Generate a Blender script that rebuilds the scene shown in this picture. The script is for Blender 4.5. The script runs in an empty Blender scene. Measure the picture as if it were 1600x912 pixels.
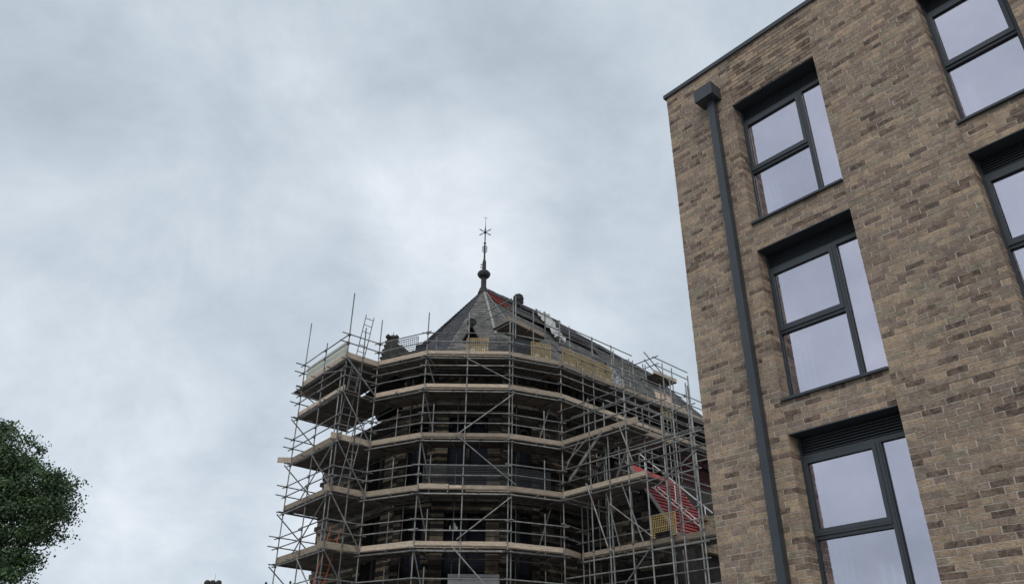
import bpy, math, random
import numpy as np
from mathutils import Vector, Matrix

random.seed(7)
rng = np.random.default_rng(7)
S = bpy.context.scene
COL = S.collection
R = math.radians

# ------------------------------------------------------------------ camera
CAMZ = 1.6
cam_d = bpy.data.cameras.new("camera")
cam = bpy.data.objects.new("camera", cam_d)
COL.objects.link(cam)
S.camera = cam
cam_d.sensor_fit = 'HORIZONTAL'
cam_d.sensor_width = 36.0
cam_d.lens = 1225.7 / 1600 * 36.0
cam_d.clip_start = 0.05
cam_d.clip_end = 3000
PITCH, ROLL = R(29.17), R(0.633)
fw = Vector((0, math.cos(PITCH), math.sin(PITCH)))
up0 = Vector((0, -math.sin(PITCH), math.cos(PITCH)))
rt0 = Vector((1, 0, 0))
rt = math.cos(ROLL) * rt0 + math.sin(ROLL) * up0
up = -math.sin(ROLL) * rt0 + math.cos(ROLL) * up0
M = Matrix((rt, up, -fw)).transposed().to_4x4()
M.translation = Vector((0, 0, CAMZ))
cam.matrix_world = M


def proj(p):
    v = Vector(p) - Vector((0, 0, CAMZ))
    z = v.dot(fw)
    if z < 0.1:
        return (-9999, -9999)
    return (800 + 1225.7 * v.dot(rt) / z, 456 - 1225.7 * v.dot(up) / z)


# ------------------------------------------------------------------ world
SUN_EL, SUN_AZ = R(42), R(-170)        # diffuse sun, high behind the camera
W = bpy.data.worlds.new("World")
S.world = W
W.use_nodes = True
nt = W.node_tree
nt.nodes.clear()


def nd(t, type_, **kw):
    n = t.nodes.new(type_)
    for k, v in kw.items():
        if k.startswith('i_'):
            key = k[2:]
            key = int(key) if key.isdigit() else key.replace('_', ' ')
            n.inputs[key].default_value = v
        else:
            setattr(n, k, v)
    return n


def ramp(t, stops, interp='EASE'):
    n = t.nodes.new('ShaderNodeValToRGB')
    cr = n.color_ramp
    cr.interpolation = interp
    while len(cr.elements) < len(stops):
        cr.elements.new(0.5)
    for e, (p, c) in zip(cr.elements, stops):
        e.position = p
        e.color = (*c, 1) if len(c) == 3 else c
    return n


L = nt.links.new
out = nd(nt, 'ShaderNodeOutputWorld')
bg = nd(nt, 'ShaderNodeBackground', i_Strength=0.1)
sky = nd(nt, 'ShaderNodeTexSky', sky_type='NISHITA', sun_disc=False,
         sun_elevation=SUN_EL, sun_rotation=SUN_AZ)
tc = nd(nt, 'ShaderNodeTexCoord')
sep = nd(nt, 'ShaderNodeSeparateXYZ')
L(tc.outputs['Generated'], sep.inputs[0])
den = nd(nt, 'ShaderNodeMath', operation='ADD', i_1=0.8)
absz = nd(nt, 'ShaderNodeMath', operation='ABSOLUTE')
L(sep.outputs['Z'], absz.inputs[0])
L(absz.outputs[0], den.inputs[0])
dv = nd(nt, 'ShaderNodeVectorMath', operation='DIVIDE')
cmb = nd(nt, 'ShaderNodeCombineXYZ')
for i in range(3):
    L(den.outputs[0], cmb.inputs[i])
L(tc.outputs['Generated'], dv.inputs[0])
L(cmb.outputs[0], dv.inputs[1])
off = nd(nt, 'ShaderNodeVectorMath', operation='ADD', i_1=(17.1, 14.4, 0.2))
L(dv.outputs[0], off.inputs[0])
n1 = nd(nt, 'ShaderNodeTexNoise', i_Scale=1.9, i_Detail=9.0, i_Roughness=0.5, i_Distortion=0.3)
n2 = nd(nt, 'ShaderNodeTexNoise', i_Scale=6.0, i_Detail=10.0, i_Roughness=0.62, i_Distortion=0.25)
L(off.outputs[0], n1.inputs['Vector'])
L(off.outputs[0], n2.inputs['Vector'])
mixn = nd(nt, 'ShaderNodeMix', data_type='FLOAT', i_0=0.40)
L(n1.outputs[0], mixn.inputs[2])
L(n2.outputs[0], mixn.inputs[3])
cr = ramp(nt, [(0.37, (4.4, 5.1, 5.8)), (0.44, (5.15, 5.9, 6.65)), (0.52, (6.2, 6.95, 7.75)),
               (0.59, (7.3, 8.0, 8.75)), (0.70, (9.3, 9.8, 10.3))], 'LINEAR')
# a thin place in the cloud
dot = nd(nt, 'ShaderNodeVectorMath', operation='DOT_PRODUCT')
sd = Vector((math.sin(SUN_AZ) * math.cos(SUN_EL), math.cos(SUN_AZ) * math.cos(SUN_EL), math.sin(SUN_EL)))
dot.inputs[1].default_value = (math.sin(R(-5)) * math.cos(R(35.5)), math.cos(R(-5)) * math.cos(R(35.5)), math.sin(R(35.5)))
L(tc.outputs['Generated'], dot.inputs[0])
mr = nd(nt, 'ShaderNodeMapRange', interpolation_type='SMOOTHERSTEP')
mr.inputs['From Min'].default_value = 0.985
mr.inputs['From Max'].default_value = 1.002
mr.inputs['To Min'].default_value = 0.0
mr.inputs['To Max'].default_value = 0.13
L(dot.outputs['Value'], mr.inputs['Value'])
thin = nd(nt, 'ShaderNodeMath', operation='ADD')
L(mixn.outputs[0], thin.inputs[0])
L(mr.outputs[0], thin.inputs[1])
L(thin.outputs[0], cr.inputs[0])
mx = nd(nt, 'ShaderNodeMix', data_type='RGBA', i_0=0.93)
L(sky.outputs[0], mx.inputs[6])
L(cr.outputs[0], mx.inputs[7])
L(mx.outputs[2], bg.inputs['Color'])
L(bg.outputs[0], out.inputs[0])

sun_d = bpy.data.lights.new("sun", 'SUN')
sun_d.energy = 1.5
sun_d.angle = R(35)
sun_d.color = (1.0, 0.96, 0.9)
sun = bpy.data.objects.new("sun", sun_d)
COL.objects.link(sun)
sun.rotation_euler = (-sd).to_track_quat('-Z', 'Y').to_euler()
sun.location = (0, 0, 60)

S.view_settings.view_transform = 'Standard'
S.view_settings.look = 'None'
S.view_settings.exposure = 0.0
S.view_settings.gamma = 1.0


# ------------------------------------------------------------------ helpers
class MB:
    """collects shapes; build() links them as ONE mesh object"""

    def __init__(self):
        self.v, self.f, self.t, self.sm = [], [], [], []

    def quad(self, a, b, c, d, tone=0.5):
        n = len(self.v)
        self.v += [tuple(a), tuple(b), tuple(c), tuple(d)]
        self.f.append((n, n + 1, n + 2, n + 3))
        self.t.append(tone)
        return self

    def hexa(self, p, tone=0.5, skip=()):
        """p: 8 corners, bottom 0-3 ccw seen from above, top 4-7"""
        n = len(self.v)
        self.v += [tuple(q) for q in p]
        F = [(0, 3, 2, 1), (4, 5, 6, 7), (0, 1, 5, 4), (1, 2, 6, 5), (2, 3, 7, 6), (3, 0, 4, 7)]
        for i, f in enumerate(F):
            if i in skip:
                continue
            self.f.append(tuple(n + k for k in f))
            self.t.append(tone)
        return self

    def box(self, o, ax, ay, az, tone=0.5):
        """o corner + three edge vectors (right handed)"""
        o, ax, ay, az = Vector(o), Vector(ax), Vector(ay), Vector(az)
        return self.hexa([o, o + ax, o + ax + ay, o + ay, o + az, o + ax + az, o + ax + ay + az, o + ay + az], tone)

    def tube(self, p, q, r=0.024, n=8, r2=None, tone=0.5, caps=True):
        p, q = Vector(p), Vector(q)
        r2 = r if r2 is None else r2
        d = (q - p)
        if d.length < 1e-6:
            return self
        d.normalize()
        x = d.orthogonal().normalized()
        y = d.cross(x)
        b = len(self.v)
        for k in range(n):
            w = x * math.cos(2 * math.pi * k / n) + y * math.sin(2 * math.pi * k / n)
            self.v.append(tuple(p + w * r))
            self.v.append(tuple(q + w * r2))
        for k in range(n):
            j = (k + 1) % n
            self.f.append((b + 2 * k, b + 2 * j, b + 2 * j + 1, b + 2 * k + 1))
            self.t.append(tone)
        if caps:
            self.f.append(tuple(b + 2 * k for k in reversed(range(n))))
            self.f.append(tuple(b + 2 * k + 1 for k in range(n)))
            self.t += [tone, tone]
        return self

    def lathe(self, c, prof, n=12, tone=0.5, rot=0.0):
        """prof: list of (r, z) bottom to top about the vertical through c"""
        b = len(self.v)
        for r, z in prof:
            for k in range(n):
                a = 2 * math.pi * k / n + rot
                self.v.append((c[0] + r * math.cos(a), c[1] + r * math.sin(a), c[2] + z))
        for i in range(len(prof) - 1):
            for k in range(n):
                j = (k + 1) % n
                self.f.append((b + i * n + k, b + i * n + j, b + (i + 1) * n + j, b + (i + 1) * n + k))
                self.t.append(tone)
        self.f.append(tuple(b + k for k in reversed(range(n))))
        self.f.append(tuple(b + (len(prof) - 1) * n + k for k in range(n)))
        self.t += [tone, tone]
        return self

    def ball(self, c, r, tone=0.5, n=8, sq=1.0, jit=0.0):
        prof = []
        for i in range(7):
            a = -math.pi / 2 + math.pi * i / 6
            prof.append((max(0.002, r * math.cos(a) * (1 + random.uniform(-jit, jit))), r * sq * math.sin(a)))
        return self.lathe(c, prof, n, tone)

    def centroid(self):
        n = len(self.v)
        return tuple(sum(p[i] for p in self.v) / n for i in range(3))

    def merge(self, o):
        n = len(self.v)
        self.v += o.v
        self.f += [tuple(k + n for k in f) for f in o.f]
        self.t += o.t
        return self

    def mesh(self, name, mat, origin=(0, 0, 0), smooth=False):
        me = bpy.data.meshes.new(name)
        ox, oy, oz = origin
        me.from_pydata([(x - ox, y - oy, z - oz) for x, y, z in self.v], [], self.f)
        at = me.attributes.new('tone', 'FLOAT', 'FACE')
        at.data.foreach_set('value', np.array(self.t, dtype=np.float32))
        me.materials.append(mat)
        if smooth:
            me.polygons.foreach_set('use_smooth', [True] * len(me.polygons))
        return me

    def build(self, name, mat, parent=None, kind=None, label=None, smooth=False, at=None):
        """the mesh hangs from parent; a top-level mesh takes its origin from `at`"""
        origin = ROOT.get(parent.name, (0, 0, 0)) if parent else (at or (0, 0, 0))
        me = self.mesh(name, mat, origin, smooth)
        o = bpy.data.objects.new(name, me)
        COL.objects.link(o)
        if parent:
            o.parent = parent
        else:
            o.location = origin
        ROOT[o.name] = origin
        if kind:
            o['kind'] = kind
        if label:
            o['label'] = label
        return o


ROOT = {}


def thing(name, label, cat, loc=(0, 0, 0), group=None):
    o = bpy.data.objects.new(name, None)
    o.empty_display_size = 0.3
    COL.objects.link(o)
    o.location = loc
    o['label'] = label
    o['category'] = cat
    if group:
        o['group'] = group
    ROOT[o.name] = tuple(loc)
    return o


def emit(name, items, mat, parent, stuff_name=None, cap=300, smooth=False):
    """each MB in items its own part; beyond the cap the farthest are joined as stuff"""
    items = [m for m in items if m.v]
    items.sort(key=lambda m: (Vector(m.centroid()) - Vector((0, 0, CAMZ))).length)
    for m in items[:cap]:
        m.build(name, mat, parent, smooth=smooth)
    if len(items) > cap:
        r = MB()
        for m in items[cap:]:
            r.merge(m)
        r.build(stuff_name or name + 's', mat, parent, kind='stuff', smooth=smooth)


# ------------------------------------------------------------------ materials
def mat(name, rough=0.7, metal=0.0, spec=0.5):
    m = bpy.data.materials.new(name)
    m.use_nodes = True
    t = m.node_tree
    b = t.nodes['Principled BSDF']
    b.inputs['Roughness'].default_value = rough
    b.inputs['Metallic'].default_value = metal
    b.inputs['Specular IOR Level'].default_value = spec
    return m, t, b


def pos_noise(t, scale, detail=4.0, rough=0.6, stretch=None, dist=0.0):
    g = nd(t, 'ShaderNodeNewGeometry')
    n = nd(t, 'ShaderNodeTexNoise', i_Scale=scale, i_Detail=detail, i_Roughness=rough, i_Distortion=dist)
    if stretch:
        mp = nd(t, 'ShaderNodeMapping')
        mp.inputs['Scale'].default_value = stretch
        t.links.new(g.outputs['Position'], mp.inputs['Vector'])
        t.links.new(mp.outputs[0], n.inputs['Vector'])
    else:
        t.links.new(g.outputs['Position'], n.inputs['Vector'])
    return n.outputs[0]


def mixc(t, f, a, b, blend='MIX'):
    m = nd(t, 'ShaderNodeMix', data_type='RGBA', blend_type=blend)
    for sock, v in ((0, f), (6, a), (7, b)):
        if hasattr(v, 'node'):
            t.links.new(v, m.inputs[sock])
        elif sock == 0:
            m.inputs[0].default_value = v
        else:
            m.inputs[sock].default_value = (*v, 1)
    return m.outputs[2]


def bump(t, b, h, strength=0.3, dist=0.01):
    n = nd(t, 'ShaderNodeBump', i_Strength=strength, i_Distance=dist)
    t.links.new(h, n.inputs['Height'])
    t.links.new(n.outputs[0], b.inputs['Normal'])


def attr(t, name='tone'):
    a = nd(t, 'ShaderNodeAttribute', attribute_name=name)
    return a.outputs['Fac']


def two_tone(name, c1, c2, scale, rough=0.8, metal=0.0, lo=0.35, hi=0.65, bstr=0.2, stretch=None, bd=0.01,
             tone_amt=0.0, spec=0.5):
    m, t, b = mat(name, rough, metal, spec)
    n = pos_noise(t, scale, 5, 0.6, stretch)
    rp = ramp(t, [(lo, c1), (hi, c2)], 'LINEAR')
    t.links.new(n, rp.inputs[0])
    c = rp.outputs[0]
    if tone_amt:
        tr = nd(t, 'ShaderNodeMapRange')
        tr.inputs['To Min'].default_value = 1 - tone_amt
        tr.inputs['To Max'].default_value = 1 + tone_amt
        t.links.new(attr(t), tr.inputs['Value'])
        vm = nd(t, 'ShaderNodeVectorMath', operation='SCALE')
        t.links.new(c, vm.inputs[0])
        t.links.new(tr.outputs[0], vm.inputs['Scale'])
        c = vm.outputs[0]
    t.links.new(c, b.inputs['Base Color'])
    if bstr:
        bump(t, b, n, bstr, bd)
    return m


def brick_material(name, single):
    m, t, b = mat(name, 0.9, 0, 0.25)
    if single:
        oi = nd(t, 'ShaderNodeObjectInfo')
        tone = oi.outputs['Random']
    else:
        tone = attr(t)
    base = ramp(t, [(0.0, (0.165, 0.128, 0.108)), (0.10, (0.195, 0.153, 0.130)), (0.24, (0.235, 0.189, 0.160)),
                    (0.36, (0.25, 0.208, 0.185)), (0.43, (0.275, 0.226, 0.187)), (0.50, (0.25, 0.226, 0.186)), (0.60, (0.285, 0.231, 0.188)),
                    (0.76, (0.315, 0.253, 0.20)), (0.90, (0.365, 0.292, 0.222)), (1.0, (0.34, 0.28, 0.222))], 'LINEAR')
    t.links.new(tone, base.inputs[0])
    fine = pos_noise(t, 30, 6, 0.7, stretch=(1, 1, 1.9))
    mid = pos_noise(t, 7.5, 4, 0.6, dist=0.6)
    wash = ramp(t, [(0.34, (0.66, 0.66, 0.68)), (0.60, (1.14, 1.12, 1.08))], 'LINEAR')
    t.links.new(mid, wash.inputs[0])
    c = mixc(t, 0.75, base.outputs[0], wash.outputs[0], 'MULTIPLY')
    fr = ramp(t, [(0.30, (0.55, 0.55, 0.56)), (0.68, (1.32, 1.3, 1.26))], 'LINEAR')
    t.links.new(fine, fr.inputs[0])
    c = mixc(t, 0.8, c, fr.outputs[0], 'MULTIPLY')
    # burnt smudges, only on the darker bricks
    sm = pos_noise(t, 11, 4, 0.6, dist=0.8)
    smr = nd(t, 'ShaderNodeMapRange')
    smr.inputs['From Min'].default_value = 0.47
    smr.inputs['From Max'].default_value = 0.60
    t.links.new(sm, smr.inputs['Value'])
    dk = nd(t, 'ShaderNodeMapRange')
    dk.inputs['From Min'].default_value = 0.32
    dk.inputs['From Max'].default_value = 0.06
    t.links.new(tone, dk.inputs['Value'])
    mul = nd(t, 'ShaderNodeMath', operation='MULTIPLY')
    t.links.new(smr.outputs[0], mul.inputs[0])
    t.links.new(dk.outputs[0], mul.inputs[1])
    mul2 = nd(t, 'ShaderNodeMath', operation='MULTIPLY', i_1=0.85)
    t.links.new(mul.outputs[0], mul2.inputs[0])
    c = mixc(t, mul2.outputs[0], c, (0.06, 0.05, 0.046))
    # weathering across the whole wall
    big = pos_noise(t, 0.55, 3, 0.5)
    br = ramp(t, [(0.3, (0.92, 0.88, 0.85)), (0.7, (1.13, 1.06, 0.98))], 'LINEAR')
    t.links.new(big, br.inputs[0])
    c = mixc(t, 1.0, c, br.outputs[0], 'MULTIPLY')
    t.links.new(c, b.inputs['Base Color'])
    bump(t, b, fine, 0.8, 0.016)
    return m


M_brick = brick_material('brick_face', False)
M_brick1 = brick_material('brick_face_single', True)
M_mortar = two_tone('mortar', (0.40, 0.355, 0.305), (0.50, 0.45, 0.39), 22, 0.95, bstr=0.3)
M_anth = two_tone('anthracite_metal', (0.030, 0.037, 0.045), (0.038, 0.046, 0.055), 3, 0.42, 0.0, bstr=0.03)
M_anth2 = two_tone('anthracite_louvre', (0.018, 0.022, 0.027), (0.025, 0.029, 0.035), 3, 0.5, 0.0, bstr=0.0)
M_gasket = two_tone('black_gasket', (0.008, 0.009, 0.01), (0.012, 0.013, 0.014), 4, 0.6, bstr=0)
M_joint = two_tone('joint_sealant', (0.10, 0.088, 0.075), (0.14, 0.125, 0.105), 9, 0.8, bstr=0.1)
M_plaster = two_tone('white_plaster', (0.72, 0.73, 0.72), (0.8, 0.8, 0.79), 2, 0.9, bstr=0)
M_room = two_tone('room_paint', (0.36, 0.36, 0.37), (0.42, 0.42, 0.42), 1, 0.9, bstr=0)
M_curtain = two_tone('net_curtain', (0.75, 0.77, 0.78), (0.85, 0.86, 0.86), 3, 0.9, bstr=0.2, stretch=(12, 12, .2))
M_ground = two_tone('pale_ground', (0.19, 0.185, 0.175), (0.26, 0.25, 0.235), 1.2, 0.9, bstr=0.3)  # ground out of view, kept pale to bounce light up under decks and soffits
M_tube = two_tone('galvanised_tube', (0.12, 0.12, 0.117), (0.27, 0.268, 0.26), 3.5, 0.55, 0.25, bstr=0.05, tone_amt=0.45)
M_coup = two_tone('coupler_steel', (0.06, 0.055, 0.05), (0.15, 0.14, 0.13), 14, 0.6, 0.4, bstr=0.1)
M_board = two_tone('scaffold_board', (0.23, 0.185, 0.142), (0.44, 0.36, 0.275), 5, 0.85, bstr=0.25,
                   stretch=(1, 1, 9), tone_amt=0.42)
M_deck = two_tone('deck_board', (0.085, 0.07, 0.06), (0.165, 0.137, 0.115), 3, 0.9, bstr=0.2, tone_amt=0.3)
M_stone = None
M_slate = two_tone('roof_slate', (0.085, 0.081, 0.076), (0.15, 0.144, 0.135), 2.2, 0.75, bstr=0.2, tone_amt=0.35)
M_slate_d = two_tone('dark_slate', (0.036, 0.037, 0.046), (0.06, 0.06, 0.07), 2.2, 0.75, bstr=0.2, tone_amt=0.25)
M_lead = two_tone('lead_flashing', (0.17, 0.175, 0.18), (0.29, 0.29, 0.29), 4, 0.6, bstr=0.15)
M_red = two_tone('red_membrane', (0.25, 0.028, 0.03), (0.38, 0.052, 0.048), 4, 0.7, bstr=0.15)
M_batten = two_tone('roof_batten', (0.03, 0.010, 0.011), (0.05, 0.016, 0.016), 5, 0.8, bstr=0.1)
M_felt = two_tone('black_felt', (0.012, 0.013, 0.016), (0.022, 0.022, 0.026), 4, 0.9, bstr=0.1)
M_iron = two_tone('black_iron', (0.010, 0.011, 0.013), (0.022, 0.023, 0.026), 8, 0.65, bstr=0.1)
M_soot = two_tone('sooty_stone', (0.014, 0.015, 0.016), (0.045, 0.043, 0.04), 4, 0.95, bstr=0.6, bd=0.05)
M_glassdark = two_tone('leaded_glazing', (0.007, 0.009, 0.016), (0.012, 0.015, 0.024), 2, 0.7, bstr=0.3, spec=0.12)
M_yellow = two_tone('yellow_plastic', (0.38, 0.265, 0.10), (0.50, 0.36, 0.145), 6, 0.6, bstr=0.1)
M_cream = two_tone('cream_plastic', (0.60, 0.62, 0.55), (0.70, 0.71, 0.63), 6, 0.6, bstr=0.1)
M_blackp = two_tone('black_plastic', (0.014, 0.016, 0.022), (0.024, 0.026, 0.034), 6, 0.6, bstr=0.1)
M_white = two_tone('white_aluminium', (0.60, 0.61, 0.62), (0.72, 0.72, 0.72), 6, 0.5, bstr=0.1)
M_orange = two_tone('orange_fibreglass', (0.40, 0.10, 0.035), (0.5, 0.15, 0.05), 6, 0.6, bstr=0.1)
M_ply = two_tone('pink_plywood', (0.62, 0.45, 0.34), (0.74, 0.56, 0.43), 4, 0.8, bstr=0.1)
M_sheet = two_tone('grey_sheeting', (0.22, 0.23, 0.23), (0.5, 0.51, 0.51), 6, 0.6, bstr=0.6, bd=0.05)
M_hoard = two_tone('grey_hoarding', (0.27, 0.27, 0.27), (0.36, 0.36, 0.36), 2, 0.8, bstr=0.1)
M_bark = two_tone('bark', (0.03, 0.026, 0.02), (0.07, 0.06, 0.05), 6, 0.95, bstr=0.6, stretch=(3, 3, .6))


def stone_material():
    m, t, b = mat('church_stone', 0.95, 0, 0.2)
    base = ramp(t, [(0.0, (0.02, 0.02, 0.02)), (0.40, (0.05, 0.045, 0.040)), (0.56, (0.115, 0.098, 0.077)),
                    (0.75, (0.21, 0.172, 0.125)), (1.0, (0.32, 0.255, 0.178))], 'LINEAR')
    t.links.new(attr(t), base.inputs[0])
    n = pos_noise(t, 5, 5, 0.65, dist=0.4)
    r = ramp(t, [(0.33, (0.45, 0.45, 0.48)), (0.66, (1.25, 1.22, 1.18))], 'LINEAR')
    t.links.new(n, r.inputs[0])
    c = mixc(t, 0.9, base.outputs[0], r.outputs[0], 'MULTIPLY')
    soot = pos_noise(t, 0.7, 3, 0.5)
    sr = ramp(t, [(0.38, (0.5, 0.5, 0.54)), (0.62, (1.15, 1.13, 1.1))], 'LINEAR')
    t.links.new(soot, sr.inputs[0])
    c = mixc(t, 0.9, c, sr.outputs[0], 'MULTIPLY')
    t.links.new(c, b.inputs['Base Color'])
    bump(t, b, n, 0.7, 0.04)
    return m


M_stone = stone_material()


def glass_material():
    m = bpy.data.materials.new('coated_glass')
    m.use_nodes = True
    t = m.node_tree
    t.nodes.clear()
    o = nd(t, 'ShaderNodeOutputMaterial')
    gl = nd(t, 'ShaderNodeBsdfGlossy', i_Roughness=0.01)
    gl.inputs['Color'].default_value = (0.945, 0.89, 0.985, 1)
    tr = nd(t, 'ShaderNodeBsdfTransparent')
    tr.inputs['Color'].default_value = (0.80, 0.85, 0.88, 1)
    mx = nd(t, 'ShaderNodeMixShader', i_0=0.56)
    t.links.new(tr.outputs[0], mx.inputs[1])
    t.links.new(gl.outputs[0], mx.inputs[2])
    # faint roller-wave unevenness of toughened panes
    n = pos_noise(t, 0.9, 2, 0.5)
    bp = nd(t, 'ShaderNodeBump', i_Strength=0.05, i_Distance=0.02)
    t.links.new(n, bp.inputs['Height'])
    t.links.new(bp.outputs[0], gl.inputs['Normal'])
    t.links.new(mx.outputs[0], o.inputs[0])
    return m


M_glass = glass_material()


def leaf_material():
    m, t, b = mat('leaves', 0.6, 0, 0.35)
    base = ramp(t, [(0.0, (0.028, 0.055, 0.025)), (0.5, (0.055, 0.10, 0.043)), (1.0, (0.105, 0.165, 0.068))], 'LINEAR')
    t.links.new(attr(t), base.inputs[0])
    t.links.new(base.outputs[0], b.inputs['Base Color'])
    return m


M_leaf = leaf_material()

def rust_some_tubes():
    t = M_tube.node_tree
    b = t.nodes['Principled BSDF']
    src = b.inputs['Base Color'].links[0].from_socket
    r = nd(t, 'ShaderNodeMapRange')
    r.inputs['From Min'].default_value = 0.80
    r.inputs['From Max'].default_value = 0.95
    r.inputs['To Max'].default_value = 0.75
    t.links.new(attr(t), r.inputs['Value'])
    n = pos_noise(t, 2.0, 4, 0.6)
    m = nd(t, 'ShaderNodeMath', operation='MULTIPLY')
    t.links.new(r.outputs[0], m.inputs[0])
    m2 = nd(t, 'ShaderNodeMapRange')
    m2.inputs['From Min'].default_value = 0.4
    m2.inputs['From Max'].default_value = 0.6
    t.links.new(n, m2.inputs['Value'])
    t.links.new(m2.outputs[0], m.inputs[1])
    t.links.new(mixc(t, m.outputs[0], src, (0.13, 0.075, 0.045)), b.inputs['Base Color'])


rust_some_tubes()

# ------------------------------------------------------------------ ground
g = MB()
g.quad((-600, -400, 0), (600, -400, 0), (600, 800, 0), (-600, 800, 0))
g.build('ground', M_ground, kind='structure')

Z0 = Vector((0, 0, 1))

# ------------------------------------------------------------------ brick apartment block
TH = R(-40.75)
UX = Vector((-math.sin(TH), -math.cos(TH), 0))       # along the facade, towards the camera
NX = Vector((math.cos(TH), -math.sin(TH), 0))        # into the building
FD = 8.5                                             # distance of the facade


def fp(u, n, z):
    return UX * u + NX * (FD + n) + Vector((0, 0, z))


def fbox(m, u0, u1, n0, n1, z0, z1, tone=0.5):
    """box in facade coordinates"""
    return m.hexa([fp(u0, n0, z0), fp(u1, n0, z0), fp(u1, n1, z0), fp(u0, n1, z0),
                   fp(u0, n0, z1), fp(u1, n0, z1), fp(u1, n1, z1), fp(u0, n1, z1)], tone)


U0, U1, ZT, DEPTH = -5.905, 2.6, 11.014, 9.0
COURSE = 0.071
MREC = 0.004                                           # mortar set back behind the brick faces
SREC = 0.010                                           # spandrels set back
colA, colB = (-4.725, -3.362), (-1.938, -1.03)
colC = (0.40, 1.31)
heads = [10.02, 7.393, 4.766, 2.139]
OH = 2.201
base_loc = tuple(fp(-1.0, 0, 0))
bldg = thing('brick_apartment_block', 'brown brick apartment block with a flat parapet and tall anthracite windows on the right',
             'building', base_loc)
openings = [(c0, c1, h - OH, h) for c0, c1 in (colA, colB, colC) for h in heads]
openings = [o if o[2] > 0 else (o[0], o[1], 0.0, o[3]) for o in openings]
# backing wall in mortar colour, in piers and spandrels butted together
wall = MB()
edges = [U0, *colA, *colB, *colC, U1]
for i in range(0, len(edges), 2):
    fbox(wall, edges[i] + (MREC if i == 0 else 0), edges[i + 1], MREC, 0.30, 0, ZT)
for c0, c1 in (colA, colB, colC):
    zs = [ZT] + [z for h in heads for z in (h, max(h - OH, 0))]
    for k in range(0, len(zs), 2):
        if zs[k] - (zs[k + 1] if k + 1 < len(zs) else 0) > 0.02:
            lo = zs[k + 1] if k + 1 < len(zs) else 0
            fbox(wall, c0 + .0005, c1 - .0005, MREC + SREC, 0.30, lo, zs[k])
# the side, back and flank walls and the roof slab
fbox(wall, U0 + MREC, U0 + 0.3, 0.3005, DEPTH, 0, ZT)
fbox(wall, U1 - 0.3, U1, 0.3005, DEPTH, 0, ZT)
fbox(wall, U0 + 0.301, U1 - 0.301, DEPTH - .3, DEPTH, 0, ZT)
fbox(wall, U0 + 0.301, U1 - 0.301, 0.301, DEPTH - .301, ZT - .5, ZT - .2)
wall.build('wall', M_mortar, bldg)

# bricks
BL, BH, GAP = 0.224, COURSE, 0.0095


def cuts(row_z0, row_z1):
    """brick-filled intervals of one course: (u0, u1, recess, reveal_right)"""
    mid = (row_z0 + row_z1) / 2
    res, cur = [], U0
    for c0, c1 in (colA, colB, colC):
        opn = any(a == c0 and z0 < mid < z1 for a, b, z0, z1 in openings)
        below_top = mid < heads[0]
        if not below_top:
            continue
        res.append((cur, c0, 0.0, opn))
        if not opn:
            res.append((c0, c1, SREC, False))
        cur = c1
    res.append((cur, U1, 0.0, False))
    return res


def brick_mb(u0, u1, n0, n1, z0, z1, tone, jit=0.003):
    m = MB()
    j = lambda: random.uniform(-jit, jit)
    pr = random.uniform(-0.0015, 0.002)
    e = [(u0 + j(), n0 + pr, z0 + j()), (u1 + j(), n0 + pr, z0 + j()), (u1 + j(), n1, z0), (u0 + j(), n1, z0),
         (u0 + j(), n0 + pr, z1 + j()), (u1 + j(), n0 + pr, z1 + j()), (u1 + j(), n1, z1), (u0 + j(), n1, z1)]
    m.hexa([fp(*q) for q in e], tone, skip=(4,))
    return m


def tone_pick():
    r = random.random()
    if r < 0.13:
        return random.uniform(0.0, 0.13)
    if r < 0.52:
        return random.uniform(0.2, 0.48)
    if r < 0.62:
        return random.uniform(0.48, 0.54)
    return random.uniform(0.54, 1.0)


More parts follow.
